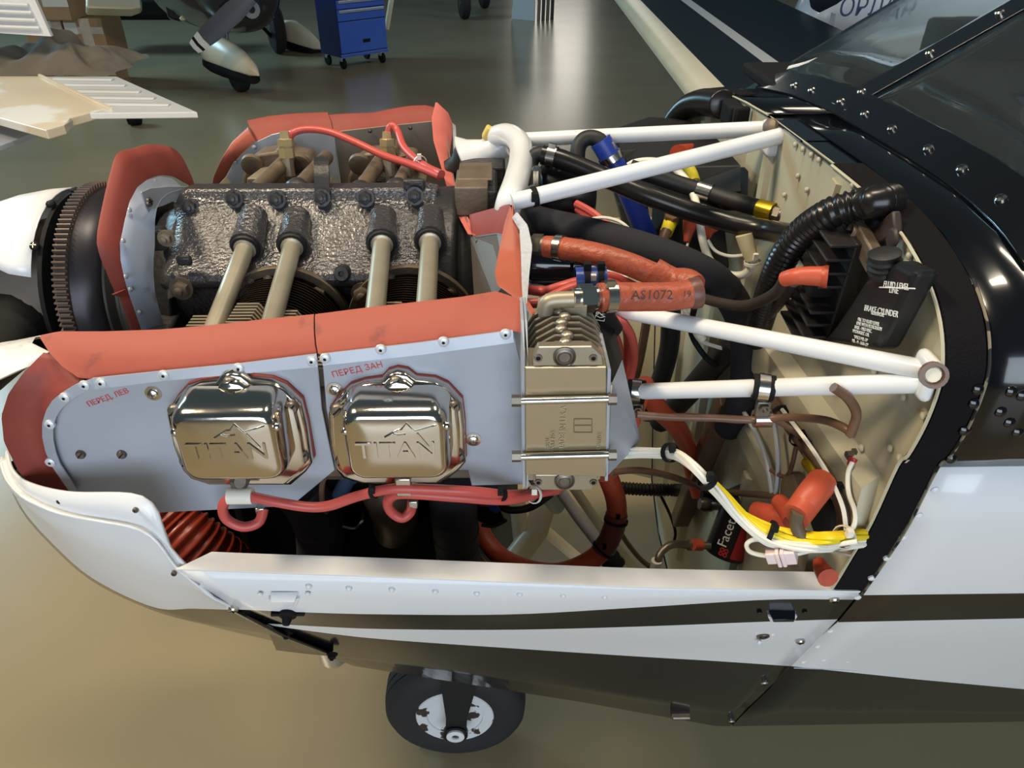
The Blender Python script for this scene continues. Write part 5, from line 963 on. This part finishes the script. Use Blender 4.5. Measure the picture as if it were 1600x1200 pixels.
hose('black_hose', 'tall black hose behind the white mount tube', 'hose', H([(1048, 480, 1.2), (1046, 540, 1.2), (1030, 600, 1.2), (1005, 650, 1.2)]), .018, BLK, n=12)
hose('brown_rod', 'brown rod standing beyond the red leads', 'rod', H([(1012, 492, 1.3), (1000, 560, 1.3), (985, 620, 1.3)]), .009, BRN, n=8); hose('black_wire', 'black wire running from the orange hose end to the foam hose', 'wire', H([(1085, 480, .95), (1080, 520, 1.0), (1100, 555, 1.0), (1120, 572, 1.0)]), .0045, BLKM, n=8)
hose('cream_wire', 'cream wire hanging below the lettered orange hose', 'wire', H([(1065, 478, .85), (1078, 500, .9), (1088, 525, .95), (1100, 535, .97), (1130, 545, .98)]), .003, WIREW, n=6)
b = MB(); b.cyl(P(1090, 520, Y=.95), P(1098, 530, Y=.95), .006); tag(b.build('wire_splice', NYL, None, 40), 'cream splice on the wire below the mount tube', 'splice')
b = MB(); b.lathe(P(1124, 640, Y=1.04), (0, -.2, -1), [(0, .008), (.008, .010), (.016, .010), (.02, .006), (.05, .006)], 12); tag(b.build('drain_fitting', STEEL, None, 40), 'bright drain fitting at the foot of the foam hose', 'fitting')
# ------------------------------------------------------------------ exhaust, duct hose and dark bits under the engine
ex = thing('exhaust_pipe', 'dark wrapped exhaust pipe under the gap between the rocker covers', 'exhaust', P(500, 880, Y=.85))
e1 = spline(H([(470, 770, .80), (485, 790, .80), (497, 820, .81), (500, 850, .83), (495, 890, .88), (480, 930, .95)]), 8); b = MB(); b.tube(e1, .034, 20); b.build('wrapped_tube', WRAP, ex, 60)
b = MB()
for t in (.15, .3, .45, .6, .75): p, d = at_t(e1, t); b.lathe(p, d+V((.25, 0, 0)), [(-.001, .034), (0, .0355), (.002, .0355), (.003, .034)], 20, caps=False)
b.build('wrap_edge', WRAP, ex, 60, kind='stuff')
e2 = spline(H([(705, 750, .80), (708, 790, .80), (712, 830, .81), (715, 865, .84), (718, 900, .88)]), 8)
ex = thing('exhaust_pipe', 'dark wrapped exhaust pipe under the second rocker cover', 'exhaust', P(712, 880, Y=.85)); b = MB(); b.tube(e2, .033, 20); b.build('wrapped_tube', WRAP, ex, 60)
b = MB()
for t in (.2, .36, .5, .66, .8): p, d = at_t(e2, t); b.lathe(p, d+V((.2, 0, 0)), [(-.001, .033), (0, .0345), (.002, .0345), (.003, .033)], 20, caps=False)
b.build('wrap_edge', WRAP, ex, 60, kind='stuff')
b = MB(); q = P(720, 905, Y=.885); b.lathe(q, at_t(e2, .98)[1], [(-.02, .036), (-.02, .046), (.03, .060), (.03, .05)], 26, caps=False); b.build('bright_collar', mat('tan_steel', (150, 126, 96), .35, .7), ex, 40)
o, s14 = hose('ribbed_duct', 'dark red ribbed duct hose inside the cowling nose', 'hose', H([(235, 790, .80), (265, 820, .79), (300, 850, .78), (345, 885, .78), (390, 930, .80)]), .042, SCAT, n=24, ridge=.0022, pitch=.011)
b = MB(); b.box((-.23, .98, .80), (.34, .26, .22)); b.lathe((-.19, .84, .99), (1, .0, 0), [(-.06, .03), (-.05, .045), (.05, .045), (.06, .03)], 20); b.build('intake_box', BLKM, eng, 30, bevel=.02)
b = MB(); b.box((-.20, .80, 1.055), (.40, .16, .02)); b.build('head_underside', BRONZE, eng, 30, bevel=.004)
b = MB(); b.tube(spline(H([(600, 765, .80), (612, 790, .79), (618, 810, .82), (612, 830, .90)]), 6), .032, 18); b.build('intake_elbow', BRONZE, eng, 60)
o, _ = hose('primer_line', 'thin bronze line bending beside the wrapped exhaust', 'pipe', H([(520, 735, .70), (505, 750, .70), (503, 780, .72), (510, 800, .74)]), .0035, BRN, n=8)
b = MB(); b.cyl(P(545, 745, Y=.74), P(530, 775, Y=.74), .010, n=12); b.cyl(P(552, 738, Y=.74), P(545, 745, Y=.74), .012, n=6); tag(b.build('probe', mat('blue_grey_probe', (70, 90, 120), .3, .6), None, 35), 'blue grey probe fitting below the rear rocker cover', 'probe')
o, _ = hose('drain_loop', 'bright wire loop beside the wrapped exhaust', 'wire', H([(535, 822, .76), (553, 825, .76), (565, 815, .76), (566, 802, .77)]), .0022, STEEL, n=6)
b = MB(); b.prism(H([(745, 790, .80), (780, 795, .80), (790, 815, .80), (765, 822, .81), (740, 812, .82)]), (0, .02, 0)); b.tube(spline(H([(752, 820, .795), (772, 822, .79), (792, 812, .79)]), 5), .003, 6); tag(b.build('heat_shield', mat('dark_steel', (58, 46, 44), .3, .6), None, 0, bevel=.002), 'dark heat shield tab beside the rear exhaust', 'shield')
b = MB(); b.cyl(P(776, 796, Y=.795), P(770, 792, Y=.79), .006, n=8); tag(b.build('blue_clip', BLUET, None, 30), 'small blue clip on the dark heat shield tab', 'clip')
# ------------------------------------------------------------------ things standing around in the hangar
# wing of the aircraft on the left
ZW = .95
lw = thing('tail_wing', 'white corrugated tail wing in the upper left with a cloth heap on it', 'wing', P(60, 160, Z=ZW))
def slab(px, z, t, m, name, par, bev=.003): b = MB(); b.prism(PP(px, Z=z), (0, 0, -t)); return b.build(name, m, par, 0, bevel=bev)
slab([(-60, 118), (62, 118), (170, 168), (110, 184), (100, 196), (72, 204), (-60, 168)], ZW, .03, mat('ivory_paint', (222, 206, 178), .35, rgb2=(238, 234, 226), mask=(.56, .60), vs=2.2), 'stabiliser', lw)
slab([(62, 118), (182, 119), (308, 175), (122, 177), (110, 183), (170, 168)][:4]+[(112, 178)], ZW-.002, .022, WHITE, 'elevator', lw)
fl = lw.children[1] if len(lw.children) > 1 else lw
for t in (.10, .26, .44, .62, .80):
    a = P(62+.0+105*t*.98, 118+56*t, Z=ZW); e = P(182+126*t-18, 119+56*t, Z=ZW); b = MB(); d = (e-a)
    a2 = a+d*.12; b.loft([[a2+V((0, -.02, -.001)), a2+V((0, -.008, .006)), a2+V((0, .008, .006)), a2+V((0, .02, -.001))], [e+V((0, -.02, -.001)), e+V((0, -.008, .004)), e+V((0, .008, .004)), e+V((0, .02, -.001))]]); b.build('corrugation', WHITE, fl, 30)
b = MB(); b.tube([P(62, 118, Z=ZW+.002), P(172, 170, Z=ZW+.002)], .008, 6); b.build('hinge_line', CREAM, lw)
b = MB(); b.prism([P(72, 204, Z=ZW), P(100, 196, Z=ZW), P(112, 189, Z=ZW), P(112, 200, Z=ZW-.03), P(76, 207, Z=ZW-.03)], (0, .01, 0)); b.build('tip_cap', WHITE, lw, 0, bevel=.004)
slab([(-60, 172), (56, 206), (-60, 250)], ZW-.08, .02, RAWG, 'underside_plate', lw)
b = MB(); q = P(213, 195, Z=0); q.z = .066; b.lathe(q+V((-.05, -.02, 0)), (1, .2, 0), [(0, .04), (.005, .06), (.03, .066), (.075, .066), (.10, .06), (.105, .03)], 18); tag(b.build('tail_gear', BLKM, None, 40), 'small black wheel peeping below the white corrugated tail wing', 'wheel')
b = MB(); b.prism(PP([(-60, -60), (28, -60), (80, 57), (-60, 48)], Y=3.6), (0, .02, 0)); up_ = b.build('panel', WHITE, None, 0); tag(up_, 'upright white ribbed control surface at the top left corner', 'panel')
for k in range(4):
    b = MB(); y = 8+k*12; b.tube([P(-50, y-4, Y=3.59), P(40+y*.5, y, Y=3.59)], .008, 6); b.build('rib', WHITE, up_)
b = MB(); rows = []
for j in range(22):
    row = []
    for i in range(46):
        x, y = -50+i*5.0, 112-j*.1; u_, v_ = i/45, j/21
        base = P(-50+230*u_, 119-6*v_, Z=ZW); hh = max(0, math.sin(math.pi*min(1, v_*1.0)))**.6*max(0, math.sin(math.pi*min(1, max(0, u_))))**.35
        rough_ = .70+.22*math.sin(u_*13+v_*3)+.12*math.sin(u_*24-v_*7)+.05*math.sin(u_*41+v_*16)
        row.append(base+V((.02*math.sin(v_*14+u_*9), v_*.42, hh*(.15 if u_ < .68 else .15*(1-u_)/.32+.01)*max(.25, rough_)+.004)))
    rows.append(row)
b.grid(rows); o = b.build('cloth_heap', CLOTH, None, 70); o.modifiers.new('s', 'SUBSURF').levels = 1; tag(o, 'crumpled grey brown cloth cover lying on the white tail wing', 'cloth')
# cardboard boxes
def carton(name, label, px, py, Y, w_, d_, h, z0, rot, tape=None, lab=None):
    c = P(px, py, Y=Y); t = thing(name, label, 'box', (c.x, Y, z0), 'cardboard boxes in the stack'); R_ = Matrix.Rotation(rot, 3, 'Z')
    b = MB(); b.box(V((c.x, Y, z0+h/2)), (w_, d_, h), R_); b.build('box_body', CARD, t, 0, bevel=.006)
    if tape:
        for zz in tape: b = MB(); b.box(V((c.x, Y, z0+h*zz))+R_ @ V((0, -d_/2-.002, 0)), (w_*.98, .002, .06), R_); b.build('tape', TAPE, t, 0)
        b = MB(); b.box(V((c.x, Y, z0+h/2))+R_ @ V((.02, -d_/2-.003, 0)), (.10, .002, h*.98), R_); b.build('tape', TAPE, t, 0)
    if lab: b = MB(); b.box(V((c.x, Y, z0+h*lab[1]))+R_ @ V((lab[0], -d_/2-.004, 0)), (lab[2], .002, lab[3]), R_); b.build('label', PAPER, t, 0)
carton('cardboard_box', 'lowest carton of the stack beside the cloth heap', 152, 100, 8.2, .38, .40, .24, 0, -.04, (.5,))
carton('cardboard_box', 'taped carton in the middle of the stack, right column', 152, 60, 8.2, .37, .40, .36, .243, -.04, (.25, .7), (-.12, .75, .12, .10))
carton('cardboard_box', 'carton in the left column beside the taped one', 90, 60, 8.2, .37, .40, .60, 0, -.03, (.9,), (.02, .85, .14, .14))
carton('cardboard_box', 'large brown carton with a white label on top of the stack', 82, 15, 8.1, .62, .5, .42, .606, -.08, None, (.20, .42, .24, .13))
# aircraft standing behind
pl = thing('aircraft', 'dark nosed aircraft with cream wheel spat standing behind', 'aircraft', P(375, 137, Z=0))
Yp = 7.9
b = MB(); q = P(355, 15, Y=Yp); axp = V((-.55, .83, 0)).normalized(); bot_ = P(392, 36, Y=7.5); nose = P(392, 12, Y=7.3); nose.z = bot_.z+.26
b.lathe(nose, axp, [(0, .02), (.03, .24), (.12, .32), (.35, .36), (.9, .42), (1.8, .44)], 30); b.build('engine_cowling', mat('dark_metallic_paint', (34, 34, 42), .18, coat=.5), pl, 50)
b = MB(); hubp = P(390, 14, Y=7.18); b.lathe(hubp, -axp, [(-.10, .11), (.0, .11), (.02, .09), (.02, .05), (.05, .05), (.06, .02)], 22); b.build('spinner_hub', mat('hub_black', (40, 42, 46), .3), pl, 40)
b = MB(); b.lathe(hubp-axp*.045, -axp, [(0, .07), (.01, .07), (.012, .05), (.012, .01)], 18); b.build('hub_cap', SILV, pl, 40)
b = MB(); hb = P(392, -6, Y=7.1); tp = P(303, 75, Y=7.0); dv = tp-hb; u_ = V((dv.z, 0, -dv.x)).normalized()
sec_ = lambda t, w_: [hb+dv*t-u_*w_, hb+dv*t+V((0, -.02, 0)), hb+dv*t+u_*w_, hb+dv*t+V((0, .02, 0))]
b.loft([sec_(0, .06), sec_(.3, .085), sec_(.7, .08), sec_(.82, .07)]); bl_ = b.build('propeller_blade', mat('blade_grey', (74, 78, 90), .35), pl, 40)
b = MB(); b.loft([sec_(.82, .071), sec_(.90, .065)]); b.loft([sec_(.94, .062), sec_(1, .05)]); b.build('white_tip', WHITE, bl_, 40, kind='stuff')
b = MB(); b.loft([sec_(.90, .065), sec_(.94, .062)]); b.build('black_band', BLKM, bl_, 40)
sp_c = P(360, 98, Y=7.75)
b = MB(); ring_ = []
for t, w_, h, dz in ((0, .01, .02, .05), (.08, .07, .10, .03), (.25, .11, .17, .04), (.45, .12, .19, .03), (.7, .10, .15, -.02), (.9, .06, .08, -.07), (1, .01, .02, -.10)):
    p = P(320, 88, Y=7.9).lerp(P(402, 108, Y=7.35), t)+V((0, 0, dz*.5)); d_ = V((.55, -.83, 0)).normalized(); s_ = V((-d_.y, d_.x, 0))
    ring_.append([p+s_*math.cos(a)*w_+V((0, 0, math.sin(a)*h*(1 if math.sin(a) > 0 else .45))) for a in [i*2*math.pi/20 for i in range(20)]])
b.loft(ring_); b.build('wheel_spat', mat('spat_cream', (222, 206, 178), .3), pl, 60)
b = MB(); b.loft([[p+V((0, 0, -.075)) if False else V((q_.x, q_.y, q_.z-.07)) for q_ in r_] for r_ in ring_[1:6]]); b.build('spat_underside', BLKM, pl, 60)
b = MB(); q = P(375, 128, Y=7.72); q.z = .165; d_ = V((.83, .55, 0)); b.lathe(q-d_*.07, d_, [(0, .06), (.0, .13), (.02, .16), (.07, .168), (.12, .16), (.14, .13), (.14, .06)], 28); b.build('tyre', TYRE, pl, 40)
b = MB(); b.cyl(P(352, 75, Y=7.8), P(350, 30, Y=7.8), .035); b.build('nose_leg', SILV, pl, 40)
b = MB(); b.tube(P(1, 1, Y=1) and H([(345, 45, 7.75), (338, 58, 7.7), (345, 72, 7.75)]), .02, 8); b.build('torque_link', CREAM, pl, 40)
b = MB(); q = P(432, 52, Y=9.7); q.z = .27; d_ = V((.83, .35, 0)).normalized(); b.lathe(q-d_*.08, d_, [(0, .10), (0, .2), (.03, .26), (.08, .27), (.13, .26), (.16, .2), (.16, .10)], 28); b.build('tyre', TYRE, pl, 40)
dq = P(466, 62, Y=9.9)-P(361, 98, Y=7.62); far_ = [[q_+dq for q_ in r_] for r_ in ring_]
b = MB(); b.loft(far_); b.build('wheel_spat', CREAM, pl, 60)
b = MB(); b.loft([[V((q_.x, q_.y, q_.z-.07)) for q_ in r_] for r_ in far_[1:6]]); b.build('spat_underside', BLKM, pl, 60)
b = MB(); q = P(432, 52, Y=9.7); q.z = .27; b.lathe(q-d_*.085, d_, [(0, .02), (.0, .08), (.01, .10), (.03, .10)], 20); b.build('rim', STEELD, pl, 40)
b = MB(); b.tube(H([(405, 20, 9.2), (410, 42, 9.4), (425, 58, 9.6)]), .02, 8); b.build('brake_hose', BLKM, pl, 40)
b = MB(); b.loft([[P(134, -30, Y=7.75), P(134, 12, Y=7.45), P(134, 24, Y=7.75)], [P(205, -10, Y=8.0), P(205, 14, Y=7.7), P(205, 26, Y=8.0)], [P(222, 0, Y=8.0), P(222, 12, Y=7.8), P(222, 20, Y=8.0)]]); b.build('wing_tip', CREAM, pl, 30, bevel=.02)
b = MB(); b.loft([[q_+V((0, 0, .0)) for q_ in PP([(248, -40), (262, 30), (285, 36), (300, -40)], Y=8.3)], PP([(260, -40), (268, 20), (288, 24), (300, -40)], Y=8.9)]); b.build('open_cowl_flap', mat('violet_black', (40, 34, 48), .15, coat=.6), pl, 30, bevel=.03)
b = MB(); b.box(P(218, 8, Y=9.9), (1.2, .6, .25)); b.build('fuselage_side', BLKM, pl, 30, bevel=.06)
b = MB(); b.tube(H([(282, 30, 8.1), (305, 4, 8.1)]), .014, 8); b.tube(H([(282, 30, 8.1), (318, 26, 8.1)]), .014, 8); b.tube(H([(284, 30, 8.1), (316, 10, 8.1)]), .014, 8); b.build('mount_tubes', CREAM, pl, 40, kind='stuff')
b = MB(); b.lathe(P(310, 6, Y=8.2), (0, -1, .1), [(0, .15), (.10, .17), (.16, .15), (.18, .09), (.18, .01)], 18); b.build('red_cowl_plug', RUB, pl, 60)
# blue tool cabinet
A_, B_, C_ = P(503, 82, Z=.12), P(533, 91, Z=.12), P(606, 80, Z=.12)
ux = (C_-B_); wf = ux.length; ux.normalize(); uy = V((-ux.y, ux.x, 0)); dp = .40; Rc = Matrix((ux, uy, V((0, 0, 1)))).transposed(); hc = .78
tc_ = thing('tool_cabinet', 'blue rolling tool cabinet with silver drawer handles', 'cabinet', B_*.5+C_*.5-V((0, 0, .12)))
cc = B_+ux*wf/2+uy*dp/2
b = MB(); b.box(cc+V((0, 0, hc/2)), (wf, dp, hc), Rc); b.build('body', CABD, tc_, 0, bevel=.008)
fz = lambda z0, z1, name, m, w_=wf*.97: MB().box(cc+Rc @ V((0, -dp/2-.006, (z0+z1)/2)), (w_, .014, z1-z0), Rc).build(name, m, tc_, 0, bevel=.003)
fz(.0, .03, 'plinth', CABB, wf)
dr = fz(.04, .34, 'door', CABB)
b = MB(); b.box(cc+Rc @ V((.03, -dp/2-.014, .14)), (.09, .004, .035), Rc); b.build('lock_recess', BLKM, dr, 0)
for z0, z1 in ((.35, .455), (.465, .545), (.555, .635), (.645, .725)):
    dd_ = fz(z0, z1, 'drawer', CABB); b = MB(); b.box(cc+Rc @ V((0, -dp/2-.020, z1-.016)), (wf*.92, .02, .028), Rc); b.build('handle', SILV, dd_, 0, bevel=.004)
for sx in (-1, 1):
    for sy in (-1, 1):
        q = cc+Rc @ V((sx*(wf/2-.05), sy*(dp/2-.05), 0)); q.z = .055
        b = MB(); b.box(q+V((0, 0, .045)), (.05, .04, .05), Rc); cs = b.build('caster', SILV, tc_, 30, bevel=.004)
        b = MB(); b.lathe(q-ux*.014, ux, [(0, .03), (0, .052), (.004, .055), (.024, .055), (.028, .052), (.028, .03)], 20); b.build('caster_wheel', BLKM, cs, 40)
b = MB(); b.cyl(P(604, 45, Y=9.6), P(618, -40, Y=9.6), .03); tag(b.build('wing_strut', CREAM, None, 40), 'cream strut leaning behind the blue tool cabinet', 'strut')
for x, y, Y, r, lab in ((726, 30, 12.4, .22, 'nearer black aircraft wheel at the far end of the floor'), (757, 13, 13.6, .22, 'farther black aircraft wheel at the far end of the floor')):
    q = P(x, y, Z=0); q.z = r; t = thing('landing_gear', lab, 'wheel', (q.x, q.y, 0), 'aircraft wheels at the far end')
    b = MB(); b.lathe(q-V((.07, 0, 0)), (1, .2, 0), [(0, r*.5), (0, r*.8), (.02, r*.96), (.07, r), (.12, r*.96), (.14, r*.8), (.14, r*.5)], 26); b.build('tyre', TYRE, t, 40)
    b = MB(); b.lathe(q-V((.075, 0, 0)), (1, .2, 0), [(0, .02), (0, r*.45), (.15, r*.45), (.15, .02)], 18); b.build('rim', STEELD, t, 40)
q = P(835, 33, Z=0); b = MB(); b.prism([P(799, 30, Z=0), q, V((q.x+.02, q.y+.35, 1.2)), V((P(799, 30, Z=0).x+.12, q.y+.35, 1.2))], (.01, .04, 0)); tag(b.build('pale_board', mat('panel_grey_white', (176, 182, 186), .5), None, 0, bevel=.004), 'pale panel leaning upright at the far end of the floor', 'panel')
for k in range(4):
    x = 839+k*7; q0, q1 = P(x, 33-k*.6, Z=0), P(x+5, 33-k*.6, Z=0); b = MB(); b.prism([q0, q1, V((q1.x+.05, q1.y+.4, 1.2)), V((q0.x+.05, q0.y+.4, 1.2))], (.0, .05, 0)); tag(b.build('leaning_board', mat('panel_dark%d' % k, ((96, 88, 76), (50, 50, 52), (88, 84, 76), (22, 26, 34))[k], .5), None, 0, bevel=.004), ['first dark board beside the pale panel', 'second dark board counted from the pale panel', 'third brownish board counted from the pale panel', 'last black board of the leaning stack'][k], 'board', 'boards leaning beside the pale panel')
# white aircraft seen past the windshield
wa = thing('white_aircraft', 'white aircraft with dark blue lettering seen past the windshield', 'aircraft', (5.2, 12.0, 0))
b = MB(); rr_ = []
for px, r, py in ((1238, .05, 42), (1252, .28, 28), (1285, .46, 16), (1335, .58, 8), (1400, .66, 4), (1480, .70, 2), (1600, .70, 0)):
    c = P(px, py, Y=9.0+(px-1238)*.0045); rr_.append([c+V((math.sin(a)*.12*r, math.cos(a)*r, math.sin(a)*r)) for a in [i*2*math.pi/28 for i in range(28)]])
b.loft(rr_); b.build('fuselage', mat('fuselage_white', (214, 216, 222), .3, coat=.3), wa, 60)
for s_, sz, x0, y0, x1, y1, Yt, nm in (('ОРЛАН', .24, 1308, 26, 1400, 22, 8.45, 'lettering'), ('ОРЛАН', .15, 1314, 82, 1426, 58, 8.05, 'lettering')):  # second word is an added copy, displaced as seen through the windshield
    a, e = P(x0, y0, Y=Yt), P(x1, y1, Y=Yt+.15); text(s_, sz, a, e-a, (0, .25, 1), INKN, wa, nm, .002, shear=.2)
b = MB(); h0, h1 = P(1268, 12, Y=8.2), P(1340, -40, Y=8.0); dv = h1-h0; u_ = V((dv.z, 0, -dv.x)).normalized(); b.loft([[h0+dv*t-u_*w_, h0+dv*t+V((0, -.02, 0)), h0+dv*t+u_*w_, h0+dv*t+V((0, .02, 0))] for t, w_ in ((0, .02), (.06, .09), (.4, .12), (1, .12))]); b.build('propeller_blade', mat('navy_blade', (26, 34, 56), .3), wa, 40)
b = MB(); b.prism(PP([(1180, 14), (1190, 8), (1300, 60), (1300, 72)], Y=8.8), (0, .3, .0)); b.prism(PP([(1300, 20), (1296, 40), (1285, 58), (1292, 58), (1303, 40), (1306, 22)], Y=8.3), (0, .02, 0)); b.build('wing_edge', RAWG, wa, 0, kind='stuff')
b = MB(); b.loft([PP([(1340, 60), (1500, 34), (1600, 30), (1600, 80), (1400, 92)], Y=7.6), PP([(1350, 50), (1500, 28), (1600, 20), (1600, 60), (1410, 76)], Y=8.4)]); b.build('engine_cowl', WHITE, wa, 0, bevel=.05, seg=3)
